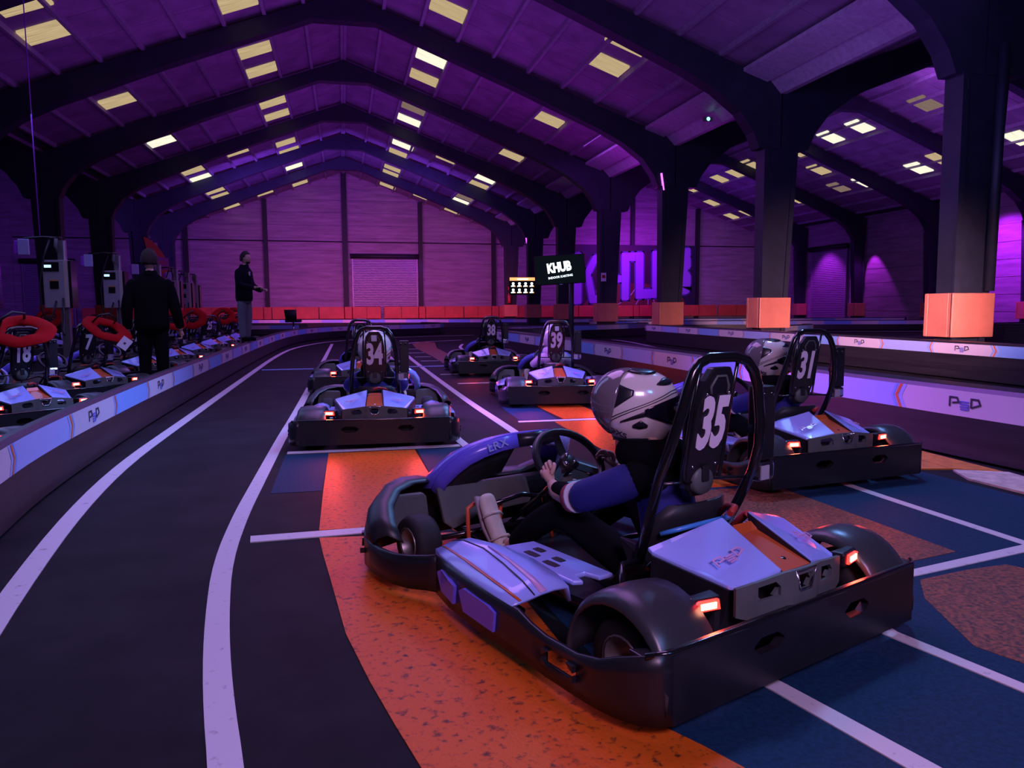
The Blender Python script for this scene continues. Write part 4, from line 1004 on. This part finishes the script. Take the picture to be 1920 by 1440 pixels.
def hand(name, wrist, pdir, curl, thumb, material, parent, s=1.0, spread=.018):
    # palm + five skinned fingers; pdir palm direction, curl = direction fingers bend to, thumb side vector
    P = Vector(wrist); D = Vector(pdir).normalized(); Cv = Vector(curl).normalized(); T = Vector(thumb).normalized()
    mb = MB(); base = P + D * .055 * s
    j = [(tuple(P - D * .02), .020 * s), (tuple(P + D * .02 * s), (.028 * s, .017 * s)), (tuple(base), (.034 * s, .015 * s))]; e = [(0, 1), (1, 2)]
    o = skin(name, j, e, material, parent, 2)
    for k, (off, ln) in enumerate(((-1.5, .052), (-.5, .066), (.5, .070), (1.5, .060))):
        b = base - D * .008 + T * off * spread * s
        p1 = b + D * ln * .45 * s + Cv * .006; p2 = p1 + (D * .35 + Cv * .9).normalized() * ln * .40 * s; p3 = p2 + (Cv * .8 - D * .5).normalized() * ln * .32 * s
        skin('finger', [(tuple(b - D * .015), .0095 * s), (tuple(p1), .0088 * s), (tuple(p2), .0080 * s), (tuple(p3), .0066 * s)], chain(4), material, o, 1)
    b = P + D * .012 * s + T * .026 * s
    p1 = b + (T * .7 + D * .6).normalized() * .030 * s; p2 = p1 + (D * .8 + Cv * .5).normalized() * .026 * s
    skin('thumb', [(tuple(b - T * .015), .012 * s), (tuple(p1), .0105 * s), (tuple(p2), .008 * s)], chain(3), material, o, 1)
    return o

KNEE = 0
def make_driver(label, shirt, top, legs=CLOTHB, shell=CREAM, accent=HBLACK, face=100, full=True, loc=None, hd=None, hscale=1.0, sleeve=None):
    t = thing('driver', label, 'person', (loc[0], loc[1], 0), math.atan2(-hd[0], hd[1]))
    # body: hips, spine, neck, head core, arms, legs (local kart coordinates, y forward)
    hipz = .19
    J = [((0, .60, hipz), (.105, .085)), ((0, .585, .33), (.10, .075)), ((0, .61, .46), (.11, .075)), ((0, .66, .555), (.075, .06)), ((0, .69, .62), .036), ((0, .735, .77), .058), ((0, .74, .82), .055),
         ((-.125, .65, .53), .048), ((-.235, .78, .44), .038), ((-.215, .98, .415), .030), ((-.185, 1.06, .455), .024),
         ((.125, .65, .53), .048), ((.235, .78, .44), .038), ((.215, .98, .415), .030), ((.165, 1.06, .475), .024),
         ((-.085, .64, .17), .068), ((-.20, .98, .355), .050), ((-.215, 1.14, .25), .043), ((-.215, 1.28, .135), .032), ((-.22, 1.34, .13), .028),
         ((.085, .64, .17), .068), ((.20, .98, .355), .050), ((.215, 1.14, .25), .043), ((.215, 1.28, .135), .032), ((.22, 1.34, .13), .028)]
    E_ = [(0, 1), (1, 2), (2, 3), (3, 4), (4, 5), (5, 6), (3, 7), (7, 8), (8, 9), (9, 10), (3, 11), (11, 12), (12, 13), (13, 14), (0, 15), (15, 16), (16, 17), (17, 18), (18, 19), (0, 20), (20, 21), (21, 22), (22, 23), (23, 24)]
    skin('body', J, E_, SKIN, t, 1)
    g = lambda r, k: tuple(x + k for x in r) if isinstance(r, tuple) else r + k
    idx = [0, 1, 2, 3, 4, 7, 8, 9, 11, 12, 13]; mp = {k: i for i, k in enumerate(idx)}
    JJ = [(J[k][0], g(J[k][1], .016)) for k in idx]; JJ[mp[9]] = (lerp(J[9][0], J[10][0], .55), .030); JJ[mp[13]] = (lerp(J[13][0], J[14][0], .55), .030)
    EE = [(mp[a], mp[b]) for a, b in E_ if a in mp and b in mp]
    skin('jacket', JJ, EE, top, t, 2)
    idx = [0, 15, 16, 17, 18, 20, 21, 22, 23]; mp = {k: i for i, k in enumerate(idx)}
    skin('trousers', [(J[k][0], g(J[k][1], .013)) for k in idx], [(mp[a], mp[b]) for a, b in E_ if a in mp and b in mp], legs, t, 2)
    # t-shirt over the jacket sleeves
    if shirt:
        for s in (-1, 1):
            a = (s * .10, .65, .535); b = (s * .155, .67, .51); c = (s * .238, .785, .455); d = (s * .236, .84, .438)
            sl = skin('shirt_sleeve', [(a, .070), (b, .074), (c, .064), (d, .062)], chain(4), shirt, t, 2)
            m_ = MB(); dv = (Vector(d) - Vector(c)).normalized()
            m_.tube([Vector(d) - dv * .0, Vector(d) + dv * .028], [.0585, .056], 18); m_.build('cuff_band', MAROON, sl)
            m_ = MB(); m_.tube([Vector(d) - dv * .008, Vector(d) + dv * .001], [.0592, .0592], 18); m_.build('cuff_stripe', SIGNW, sl)
        skin('shirt_body', [((0, .60, .24), (.125, .10)), ((0, .585, .34), (.12, .095)), ((0, .61, .46), (.135, .098)), ((0, .645, .535), (.10, .085))], chain(4), shirt, t, 2)
    # hood round the neck
    skin('hood', [((-.10, .70, .605), .056), ((-.06, .62, .61), .066), ((0, .59, .60), .070), ((.06, .62, .61), .066), ((.10, .70, .605), .056), ((.05, .785, .60), .056), ((-.05, .785, .60), .056)], [(0, 1), (1, 2), (2, 3), (3, 4), (4, 5), (5, 6), (6, 0)], top, t, 2)
    # shoes
    for s in (-1, 1):
        a = (s * .215, 1.29, .10); b = (s * .222, 1.33, .085); c = (s * .235, 1.40, .20); d = (s * .242, 1.445, .30); e = (s * .243, 1.45, .335)
        sh = skin('shoe', [(a, (.034, .034)), (b, (.040, .036)), (c, (.046, .034)), (d, (.050, .028)), (e, (.034, .020))], chain(5), SHOEM, t, 2)
        if full:
            for k, f in enumerate((.25, .55, .85)):
                p = Vector(lerp(b, c, f) if f < .6 else lerp(c, d, (f - .6) * 1.6)); 
                m_ = MB(); m_.tube([p + Vector((s * -.050, -.012, .0)), p + Vector((s * -.02, -.037, .022)), p + Vector((s * .02, -.037, .022)), p + Vector((s * .050, -.012, 0))], .006, 6); m_.build('velcro_strap', SHOEM, sh)
            m_ = MB(); sp = [Vector((s * .21, 1.29, .068)), Vector((s * .222, 1.365, .10)), Vector((s * .238, 1.43, .19)), Vector((s * .246, 1.475, .32))]
            g_ = [[p + Vector((-.04, 0, 0)), p + Vector((-.02, .006, -.006)), p + Vector((.02, .006, -.006)), p + Vector((.04, 0, 0))] for p in sp]; MB().grid(g_).build('sole', SOLE, sh, solid=.014)
    if full:
        hand('hand', (-.188, 1.06, .458), (.12, .62, .55), (.75, .45, -.35), (.35, -.5, .75), SKIN, t, .95)
        hand('hand', (.165, 1.06, .475), (-.02, .75, .5), (-.75, .45, -.35), (-.35, -.5, .75), SKIN, t, .95)
    else:
        for s in (-1, 1): hand('hand', (s * .18, 1.06, .46), (-s * .1, .65, .5), (-s * .75, .45, -.35), (-s * .35, -.5, .75), SKIN, t, .95)
    # helmet
    hm = make_helmet(t, shell, accent)
    hm.location = (0, .755, .775); hm.rotation_euler = (0, R(2), R(90 - face)); hm.scale = (hscale,) * 3
    return t
make_driver('child driver in the nearest kart, blue shirt over black sleeves, white helmet turned right', BLUET, CLOTHB, face=122, loc=(1.375, 2.02), hd=(-.383, .924), hscale=1.02)
make_driver('driver of the number 31 kart in a white helmet with dark visor turned right', BLUET, CLOTHB, face=107, full=False, loc=(3.08, 4.18), hd=(-.163, .987), hscale=1.02)
make_driver('driver of the number 34 kart, big white and lilac helmet behind the number board', BLUET, CLOTHB, face=12, full=False, loc=(.229, 6.264), hd=(.062, .998), accent=CREAM, hscale=1.22)
make_driver('driver of the number 39 kart in a pale pink jacket and white helmet', None, PINKJ, face=10, full=False, loc=(2.41, 8.38), hd=(.13, .99), accent=CREAM, hscale=1.15)
make_driver('driver of the number 38 kart in a black helmet with green marks', None, CLOTHB, face=0, full=False, loc=(2.45, 12.55), hd=(.06, .998), shell=HBLACK, accent=mat('helmet_green', (.35, .6, .12), .3))
make_driver('driver of the kart hidden ahead of number 34, pale helmet', None, CLOTHB, face=0, full=False, loc=(.22, 10.27), hd=(.02, 1.0), accent=CREAM)

def head(t, p, face_dir, s=1.0, beard=False):
    # p: head centre. returns sub objects: ears, eyes, nose, mouth, hair
    fx = Vector((face_dir[0], face_dir[1], 0)).normalized(); lx = Vector((-fx.y, fx.x, 0)); up = Vector((0, 0, 1)); P = Vector(p)
    def W(a, b, c): return tuple(P + fx * a * s + lx * b * s + up * c * s)
    mb = MB(); g = []
    for i in range(17):
        el = -PI / 2 + PI * i / 16; row = []
        for k in range(25):
            az = 2 * PI * k / 24; x = math.cos(el) * math.cos(az); y = math.cos(el) * math.sin(az); z = math.sin(el)
            w_ = .076 * (1 - .22 * max(0, -z)); l = .098; row.append(W(x * l * (1 - .12 * max(0, -z)) + (.012 if z < 0 and x > 0 else 0), y * w_, z * .122))
        g.append(row)
    hd = mb.grid(g).build('head', SKIN, t)
    MB().grid([[W(.088, -.010, .02), W(.094, 0, .022), W(.088, .010, .02)], [W(.092, -.016, -.022), W(.122, 0, -.024), W(.092, .016, -.022)], [W(.085, -.012, -.034), W(.10, 0, -.034), W(.085, .012, -.034)]]).build('nose', SKIN, hd)
    for s2 in (-1, 1):
        MB().lathe([(0, .008), (.008, .006), (.012, 0)], W(.083, s2 * .030, .012), fx, 10).build('eye', HAIRM, hd)
        MB().lathe([(0, .010), (.016, .008), (.024, 0), (.016, -.008)], W(-.005, s2 * .074, -.002), lx * s2, 12).build('ear', SKIN, hd)
    MB().box((-.022, -.004, -.004), (.022, .004, .004), M=Matrix.Translation(W(.094, 0, -.060)) @ Matrix((lx, fx, up)).transposed().to_4x4()).build('mouth', mat('lips', (.30, .10, .09), .5), hd)
    g = []
    for i in range(9):
        row = []
        for k in range(25):
            az = 2 * PI * k / 24; front = math.cos(az); lim = R(38) if front > .3 else (R(8) if front > -.2 else R(-22)); el = lim + (PI / 2 - lim) * i / 8
            x = math.cos(el) * math.cos(az); y = math.cos(el) * math.sin(az); z = math.sin(el)
            j_ = 1 + .03 * math.sin(az * 9 + i * 2); j_ += .05 * math.sin(i * 3.1 + k * 2.7); row.append(W(x * .114 * j_ - .004, y * .096 * j_, z * .143 * j_ + .002))
        g.append(row)
    MB().grid(g).build('hair', HAIRM, t, solid=.006)
    if beard:
        g = []
        for i in range(5):
            row = []
            for k in range(13):
                az = R(-75 + 150 * k / 12); el = R(-68 + 34 * i / 4 - (10 if abs(k - 6) < 2 and i > 2 else 0)); x = math.cos(el) * math.cos(az); y = math.cos(el) * math.sin(az); z = math.sin(el)
                row.append(W(x * .100 + .014, y * .076, z * .126))
            g.append(row)
        MB().grid(g).build('beard', HAIRM, t)
    return hd

# man standing on the barrier, arms forward, facing right
def standing(label, loc, z0, H, fdir, pose, jac, trou, grp=None):
    t = thing('person', label, 'person', (loc[0], loc[1], z0))
    f = Vector((fdir[0], fdir[1], 0)).normalized(); l = Vector((-f.y, f.x, 0)); k = H / 1.80
    def W(a, b, c): return tuple((f * a + l * b) * k + Vector((0, 0, c * k)))
    if pose == 'forward':
        arms = [[(.0, s * .19, 1.40), (.02 + (.02 if s > 0 else 0), s * .24, 1.14), (.26, s * .17, 1.06 - .02 * s), (.36, s * .13, 1.07 - .02 * s)] for s in (-1, 1)]
        lean = .03
    else:
        arms = [[(.0, s * .20, 1.38), (-.03, s * .27, 1.10), (.05, s * (.31 if s < 0 else .28), .88), (.07, s * (.32 if s < 0 else .28), .80)] for s in (-1, 1)]
        lean = 0
    J = [(W(0, 0, .93), (.14 * k, .10 * k)), (W(0, 0, 1.10), (.13 * k, .095 * k)), (W(lean * .3, 0, 1.28), (.155 * k, .11 * k)), (W(lean * .5, 0, 1.42), (.10 * k, .075 * k)), (W(lean, 0, 1.50), .052 * k), (W(lean + .02, 0, 1.60), .060 * k)]
    E_ = [(0, 1), (1, 2), (2, 3), (3, 4), (4, 5)]
    st = len(J); rad = (.058, .045, .034, .026)
    for a in arms:
        b = len(J); J += [(W(*p), rad[i] * k) for i, p in enumerate(a)]; E_ += [(3, b), (b, b + 1), (b + 1, b + 2), (b + 2, b + 3)]
    lg = []
    for s in (-1, 1):
        b = len(J); L = [(0, s * .09, .86), (.03 if s > 0 else -.02, s * .10, .50), (-.01, s * .10, .12), (.0, s * .10, .07)]
        J += [(W(*p), r * k) for p, r in zip(L, (.088, .060, .042, .038))]; E_ += [(0, b), (b, b + 1), (b + 1, b + 2), (b + 2, b + 3)]; lg.append(b)
    skin('body', J, E_, SKIN, t, 1)
    gg = lambda r, d: tuple(x + d for x in r) if isinstance(r, tuple) else r + d
    def loft(levels, nn=20):
        g = []
        for (z, rx, ry, cx) in levels:
            g.append([W(cx + ry * math.copysign(abs(math.cos(q)) ** .85, math.cos(q)), rx * math.copysign(abs(math.sin(q)) ** .85, math.sin(q)), z + .006 * math.sin(3 * q + z * 9)) for q in [2 * PI * i / nn for i in range(nn + 1)]])
        return g
    jk = MB().grid(loft([(.84, .05, .04, 0), (.82, .185, .135, .0), (.88, .20, .148, 0), (.98, .198, .146, 0), (1.08, .195, .142, 0), (1.18, .205, .145, lean * .3), (1.30, .225, .150, lean * .4), (1.40, .215, .138, lean * .5), (1.455, .165, .112, lean * .6), (1.50, .10, .09, lean * .8), (1.545, .082, .085, lean), (1.55, .06, .06, lean)])).build('jacket', jac, t)
    for bi, a_ in enumerate(arms):
        ss = -1 if bi == 0 else 1
        pts = [(lean * .4, ss * .14, 1.415), a_[0], a_[1], a_[2], lerp(a_[2], a_[3], .55)]
        skin('sleeve', [(W(*p), r * k) for p, r in zip(pts, (.080, .088, .074, .060, .048))], chain(5), jac, jk, 2)
    skin('collar', [(W(-.03 + lean, -.07, 1.50), .042 * k), (W(-.08 + lean, 0, 1.515), .050 * k), (W(-.03 + lean, .07, 1.50), .042 * k), (W(.05 + lean, .05, 1.48), .034 * k), (W(.05 + lean, -.05, 1.48), .034 * k)], [(0, 1), (1, 2), (2, 3), (4, 0)], jac, jk, 2)
    tr_ = MB().grid(loft([(.96, .06, .05, 0), (.95, .172, .125, 0), (.86, .18, .130, 0), (.78, .165, .115, 0), (.76, .05, .04, 0)])).build('trousers', trou, t)
    for b in lg:
        skin('trouser_leg', [(tuple(Vector(J[b][0]) + Vector((0, 0, .02))), .105 * k), (lerp(J[b][0], J[b + 1][0], .5), .098 * k), (J[b + 1][0], .080 * k), (lerp(J[b + 1][0], J[b + 2][0], .6), .072 * k), (J[b + 2][0], .066 * k), (tuple(Vector(J[b + 2][0]) - Vector((0, 0, .06))), .060 * k)], chain(6), trou, tr_, 2)
    for s in (-1, 1):
        skin('shoe', [(W(-.04, s * .10, .045), .042 * k), (W(.06, s * .105, .045), .045 * k), (W(.17, s * .115, .038), .036 * k)], chain(3), CLOTHB, t, 1)
    for ai, a in enumerate(arms):
        e = a[3]; p2 = a[2]; d = Vector(W(*e)) - Vector(W(*p2)); s = -1 if ai == 0 else 1
        if pose == 'forward': hand('hand', W(*e), d, (0, 0, -1), tuple(-l * s), SKIN, t, k * 1.15)
        else: hand('hand', W(*e), d, tuple(-l * s), tuple(f), SKIN, t, k * 1.15)
    head(t, W(lean + .035, 0, 1.675), (f.x, f.y) if pose == 'forward' else (f.x, f.y), k, beard=(pose == 'forward'))
    if pose == 'forward':
        MB().box((-.02, -.003, -.10), (.02, .003, .10), M=Matrix.Translation(W(.135, -.05, 1.30)) @ Matrix.Rotation(.3, 4, 'X')).build('lanyard', mat('yellow_lanyard', (.5, .5, .08), .5), t)
        MB().box((-.01, -.03, -.04), (.01, .03, .04), M=Matrix.Translation(W(.15, -.02, 1.37))).build('badge', SHIELD, t)
        MB().box((-.006, -.035, -.06), (.006, .035, .06), M=Matrix.Translation(W(.43, -.14, 1.03)) @ Matrix.Rotation(1.2, 4, 'Y')).build('handheld_remote', CLOTHB, t)
    return t
standing('bearded man in black jacket and grey jeans standing on the barrier, hands held out', (-1.985, 16.8), .462, 1.83, (.93, -.37), 'forward', CLOTHN, JEANS)
standing('person seen from behind in dark clothes with dark curly hair, standing among the parked karts', (-2.43, 10.8), 0, 1.90, (-.12, .99), 'down', CLOTHB, CLOTHB)

# ------------------------------------------------------------------ pit lane
pit = [('18', 'parked kart number 18 under a red ring cushion, nearest in the pit', (-2.62, 7.60)), ('7', 'parked kart number 7 in the pit with a draped red cushion', (-2.70, 9.85)),
       ('21', 'parked kart hidden behind the person seen from behind', (-2.70, 12.2)), ('22', 'parked kart number 22 just right of the person seen from behind', (-2.70, 14.30)),
       ('19', 'parked kart number 19 under a red ring cushion', (-2.70, 16.42)), ('25', 'parked kart number 25 between two red-cushioned karts', (-2.70, 18.54)),
       ('15', 'parked kart number 15 beyond number 25', (-2.70, 20.66)), ('12', 'parked kart farthest along the pit barrier', (-2.70, 22.8)),
       ('1', 'parked kart number 1 in the rear row, left of number 7', (-6.55, 19.6)), ('9', 'parked kart in the rear row between the chargers', (-6.6, 16.4)), ('3', 'parked kart in the rear row beside the far chargers', (-6.7, 23.6)),
       ('5', 'parked kart at the left edge of the picture, in front of number 18', (-2.45, 5.35))]
for i in range(len(pit)):
    o = pit_src if i == 0 else copy_tree(pit_src); pit[i] = pit[i] + (o,)
RING = None
def ring_mesh():
    g = []
    for i in range(33):
        a = 2 * PI * i / 32; row = []
        for k in range(13):
            b = 2 * PI * k / 12; rr = .20 + .085 * math.cos(b) + .004 * math.sin(a * 7); row.append((rr * math.cos(a), rr * math.sin(a) * .92, .034 * math.sin(b) + .006 * math.sin(a * 5)))
        g.append(row)
    return MB().grid(g).mesh('ring_cushion', REDC)
RM = ring_mesh()
for (txt, lab, loc, o) in pit:
    ang = -47 if loc[0] > -5 else -25
    ang += {'18': 3, '7': -1, '22': 2, '25': -2}.get(txt, 0)
    o.location = (loc[0], loc[1], 0); o.rotation_euler = (0, 0, R(-ang)); number(o, txt)
    tag(o, lab, 'kart', 'karts parked in the pit lane')
    lit = txt in ('18', '7', '22', '25', '5')
    for c in list(walk(o)):
        if not lit and c.name.startswith('lamp_core'): bpy.data.objects.remove(c); continue
        if not lit and c.name.startswith('tail_lamp'):
            c.material_slots[0].link = 'OBJECT'; c.material_slots[0].material = LENSOFF
            c['label'] = 'unlit red tail lamp'
    if txt in ('18', '7', '19', '15', '22', '12', '1'):
        H = Vector((-math.sin(R(-ang)), math.cos(R(-ang)), 0))
        p = Vector((loc[0], loc[1], 0)) + H * .40
        rg = thing('ring_cushion', {'18': 'flat red ring cushion hung on the roll hoop of kart 18', '7': 'red ring cushion slipping off the roll hoop of kart 7', '19': 'red ring cushion on the roll hoop of kart 19', '15': 'red ring cushion leaning on the hoop of kart 15', '22': 'red ring cushion on the hoop of kart 22', '12': 'red ring cushion on the farthest parked kart', '1': 'red ring cushion on the kart in the rear row'}[txt], 'cushion', tuple(p + Vector((.0, 0, .95))), 0, 'red ring cushions on the parked karts')
        link('cushion', RM, rg)
        rg.rotation_euler = {'18': (R(30), R(4), R(10)), '7': (R(18), R(28), 0), '22': (R(30), R(30), 0)}.get(txt, (R(55), 0, R(8)))
        if txt == '7': rg.location = tuple(p + Vector((.22, -.02, .90)))
        m_ = MB(); m_.tube([(0, .17, .03), (.02, .10, .13), (-.05, 0, .20), (-.13, -.05, .15), (-.17, -.04, .03)], .012, 6); m_.build('cord_loop', CABLE, rg)
tg = thing('price_tag', 'white square tag hanging at the end of the cushion on kart 7', 'tag', (-2.54, 9.90, .74)); tg.rotation_euler = (R(80), R(38), 0)
MB().box((-.06, -.07, -.004), (.06, .07, .004)).build('card', SIGNW, tg); MB().box((-.012, -.012, .004), (.012, .012, .006)).build('tag_print', INK, tg)

def charger(x, y, label, lit=True, dirx=1, shield=True):
    t = thing('charging_station', label, 'charger', (x, y, 0), R(-6), 'kart charging stations in the pit')
    mb = MB(); mb.box((.02, -.05, 0), (.16, .05, 1.2)); mb.build('post', ALU, t)
    MB().box((-.06, -.12, 0), (.24, .14, .03)).build('base_plate', ALU, t)
    MB().box((-.22, -.13, 1.17), (.22, .13, 2.05), ).build('cabinet', CHG, t, bevel=.01)
    MB().box((.15, -.14, 1.18), (.215, -.125, 2.04)).build('cabinet_edge', CHGL, t)
    MB().box((.222, -.12, 1.17), (.27, .13, 2.04)).build('cooling_side', GLOSSB, t)
    MB().box((-.20, -.142, 1.84), (.07, -.131, 2.01)).build('display', TVB, t)
    if lit: MB().box((-.18, -.146, 1.91), (-.06, -.142, 1.96)).build('display_window', SCRB, t)
    MB().box((-.10, -.142, 1.52), (.05, -.131, 1.66)).build('warning_label', TVB, t); MB().box((-.10, -.146, 1.665), (.05, -.131, 1.69)).build('orange_label', ORLAB, t)
    mb = MB(); mb.box((.02, -.04, 2.05), (.15, .05, 2.42)); mb.build('mast', ALU, t); MB().box((.13, -.05, 2.05), (.155, -.035, 2.40)).build('mast_strip', SIGNW, t)
    MB().tube([(.10, 0, 2.46), (-.2, -.04, 2.47), (-.52, -.10, 2.44)], .022).build('cable_arm', GLOSSB, t)
    if shield:
        MB().box((-.62, -.14, 2.14), (-.42, -.115, 2.43)).build('cable_shield', SHIELD, t, bevel=.03); tag(MB().box((-.70, -.11, 2.16), (-.625, -.02, 2.40)).build('cable_shield', SHIELD2, t, bevel=.01), 'violet side of the shield')
    cb = MB(); cb.tube([(-.1, -.05, 2.42), (-.17, -.16, 2.1), (-.24, -.22, 1.6), (-.22, -.24, 1.15), (-.12, -.26, .85), (-.02, -.24, 1.1), (-.0, -.15, 1.3)], .018, 6); cb.build('cable', CABLE, t)
    cb = MB(); cb.tube([(.12, -.15, 1.35), (.17, -.28, 1.0), (.2, -.4, .75), (.26, -.5, .68)], .018, 6); cb.build('cable', CABLE, t)
    MB().tube([(.05, -.12, 2.44), (.03, -.13, 2.30), (.06, -.13, 2.20)], .028, 8).build('plug', GREYP, t)
    return t
for (x, y, lab, lit) in ((-5.45, 13.35, 'nearest charging station, cut by the left picture edge', False), (-5.15, 15.9, 'charging station with blue lit display above kart 7', True), (-5.3, 20.1, 'charging station left of the person seen from behind', True),
                         (-5.3, 24.3, 'charging station half hidden behind the person seen from behind', False), (-5.35, 26.9, 'charging station with small blue display right of the flag', True), (-5.45, 29.4, 'second charging station from the right end of the row', False), (-5.65, 32.0, 'rightmost and farthest charging station', True)):
    charger(x, y, lab, lit)
# hanging wire above the second charger
hw = MB().tube([(-5.44, 15.95, 2.5), (-5.46, 15.95, 6.9)], .010, 6).build('hanging_wire', SHIELD2); tag(hw, 'thin wire hanging from the roof to the second charger', 'wire')

# flag
fg = thing('feather_flag', 'orange-red teardrop flag with lilac print behind the chargers', 'flag', (-6.45, 30.0, 0), R(5))
L_ = [(-.46, 3.70), (-.30, 3.66), (-.10, 3.50), (.12, 3.22), (.32, 2.85), (.44, 2.35), (.50, 1.8), (.50, 1.1), (.10, .8), (-.05, .75), (-.10, 1.4), (-.18, 2.1), (-.28, 2.8), (-.38, 3.3)]
mb = MB(); mb.prism(L_, 1, -.012, .012); mb.build('flag_cloth', FLAGM, fg)
mb = MB(); mb.prism([(-.17, 2.62), (.36, 2.50), (.36, 2.95), (-.22, 3.05)], 1, -.018, -.011); mb.build('flag_print', FLAGP, fg)
c = link('flag_print', text_mesh('KARTING', .17, .62, .004, .001, mats=FLAGM), fg); c.rotation_euler = (R(90), 0, 0); c.location = (.08, -.020, 2.78)
mb = MB(); mb.lathe([(.12, 0), (.16, 0), (.16, .006), (.12, .006)], (.12, -.016, 1.95), (0, -1, 0), 16); mb.build('flag_print', FLAGP, fg)
MB().tube([(-.05, 0, 0), (-.06, 0, 1), (-.14, 0, 2), (-.30, 0, 3), (-.46, 0, 3.72)], .018).build('pole', GLOSSB, fg)
MB().box((-.35, -.2, 0), (.25, .2, .06)).build('flag_base', GLOSSB, fg)

# stool
st_ = thing('bar_stool', 'black bar stool with a low back and chrome foot, behind the bend of the barrier', 'stool', (-1.78, 29.3, 0), R(75))
MB().lathe([(.0, .02), (.21, .02), (.22, .01), (.20, 0), (.03, 0)], (0, 0, 0), (0, 0, 1), 20).build('foot', CHROME, st_)
MB().tube([(0, 0, .02), (0, 0, .62)], .028).build('stem', CHROME, st_)
MB().box((-.24, -.24, .62), (.26, .24, .74)).build('seat', SEATM, st_, bevel=.03)
MB().grid([[(-.22 + .05 * math.sin(PI * j / 6) * -1, -.20 + .4 * j / 6, .70), (-.30 + .04 * math.sin(PI * j / 6) * -1, -.22 + .44 * j / 6, 1.08)] for j in range(7)]).build('backrest', SEATM, st_, solid=.05)

# television on a pole
tv = thing('television', 'black television on a tall pole showing a white KHUB INDOOR KARTING logo', 'television', (4.80, 15.9, 0), R(-8))
MB().tube([(0, .06, 0), (0, .06, 1.75)], .055, 10).build('pole', POSTM, tv); MB().box((-.2, -.15, 0), (.2, .27, .03)).build('base_plate', POSTM, tv)
pv = MB().box((-.54, -.04, -.31), (.54, .03, .31)).build('screen_body', TVB, tv, bevel=.008); pv.location = (-.26, 0, 1.93); pv.rotation_euler = (R(-4), R(-3.5), R(0))
MB().box((-.52, -.045, -.29), (.52, -.039, .29)).build('display', TVS, pv)
MB().box((-.03, -.055, -.325), (.03, -.04, -.312)).build('sensor', SIGNW, pv)
c = link('lettering', text_mesh('KHUB', .27, .72, .014, .001, mats=TVW), pv); c.rotation_euler = (R(90), R(-5), 0); c.location = (-.02, -.048, .04)
c = link('lettering', text_mesh('INDOOR KARTING', .065, .95, .001, .001, mats=TVW), pv); c.rotation_euler = (R(90), R(-5), 0); c.location = (.0, -.048, -.155)
# score screen
sc = thing('score_screen', 'small lit screen with an orange header and eight white kart icons', 'screen', (9.05, 38.55, 2.2), R(-4))
MB().box((-.72, 0, -.45), (.62, .06, .45)).build('screen_body', TVB, sc); MB().tube([(0, .06, 0), (.8, .5, 0), (.9, 1.24, 0)], .04).build('bracket', POSTM, sc)
MB().box((-.70, -.01, .27), (.60, 0, .43)).build('header_bar', TVO, sc); MB().box((-.30, -.014, .31), (.25, -.010, .38)).build('header_text', TVW, sc)
for r_ in range(2):
    for k in range(4):
        x = -.52 + k * .32; z = .06 - r_ * .32
        m_ = MB(); m_.prism([(x - .12, z - .10), (x + .12, z - .10), (x + .10, z - .04), (x + .03, z - .02), (x + .07, z + .05), (x + .05, z + .12), (x - .05, z + .12), (x - .07, z + .05), (x - .03, z - .02), (x - .10, z - .04)], 1, -.012, -.002); m_.build('kart_icon', TVW, sc)
        MB().prism([(x + .04, z - .10), (x + .12, z - .10), (x + .10, z - .05), (x + .05, z - .04)], 1, -.015, -.012).build('icon_mark', TVO, sc)
# small fittings
def sign(name, lab, cat, p, w_, h, mm, d=.01):
    o = thing(name, lab, cat, p); MB().box((-w_, -d, -h), (w_, d, h)).build('board', mm, o); return o
s1 = sign('notice', 'small white notice on the fourth column of the right row', 'sign', (9.72, 28.035, 2.25), .10, .16, SIGNW)
MB().box((-.06, -.012, -.04), (.06, -.0105, .08)).build('print', REDC, s1)
fe = thing('fire_extinguisher', 'red fire extinguisher on a far column left of the television', 'fire extinguisher', (9.75, 44.8, 1.35))
fe.location = (9.8, 45.45, 1.35)
MB().lathe([(0, 0), (.10, .0), (.11, .04), (.11, .50), (.05, .60), (.03, .62), (0, .66)], (0, 0, 0), (0, 0, 1), 14).build('cylinder', REDX, fe)
MB().tube([(.0, 0, .64), (.08, -.02, .62), (.13, -.03, .4)], .015, 6).build('hose', CABLE, fe); MB().box((-.08, -.01, .8), (.08, .0, 1.0)).build('sign', REDX, fe)
for (x, y, z, l) in ((9.55, 19.3, 6.05, 'emergency light with green glow under the second roof valley'), (29.6, 32.6, 6.3, 'small emergency light high on the right wall')):
    e = thing('emergency_light', l, 'light', (x, y, z)); MB().box((-.12, -.05, -.05), (.12, .05, .05)).build('housing', GREYP, e, bevel=.01)
    MB().lathe([(0, .03), (.04, .02), (.05, 0)], (0, -.05, 0), (0, -1, 0), 12).build('lens', mat('green_glow', (.3, 1, .7), .3, emit=2.5, ecol=(.25, 1, .7)), e)
for (x, y, l) in ((9.62, 22.27, 'violet tube light on the side of the third right column'), (9.62, 40.0, 'violet tube light on a far column behind the score screen')):
    e = thing('tube_light', l, 'light', (x, y, 4.9 if y < 30 else 4.6)); MB().tube([(0, 0, -.25), (-.08, 0, .25)], .03, 8).build('tube', mat('violet_tube', (.7, .2, 1), .3, emit=4, ecol=(.62, .08, 1)), e)
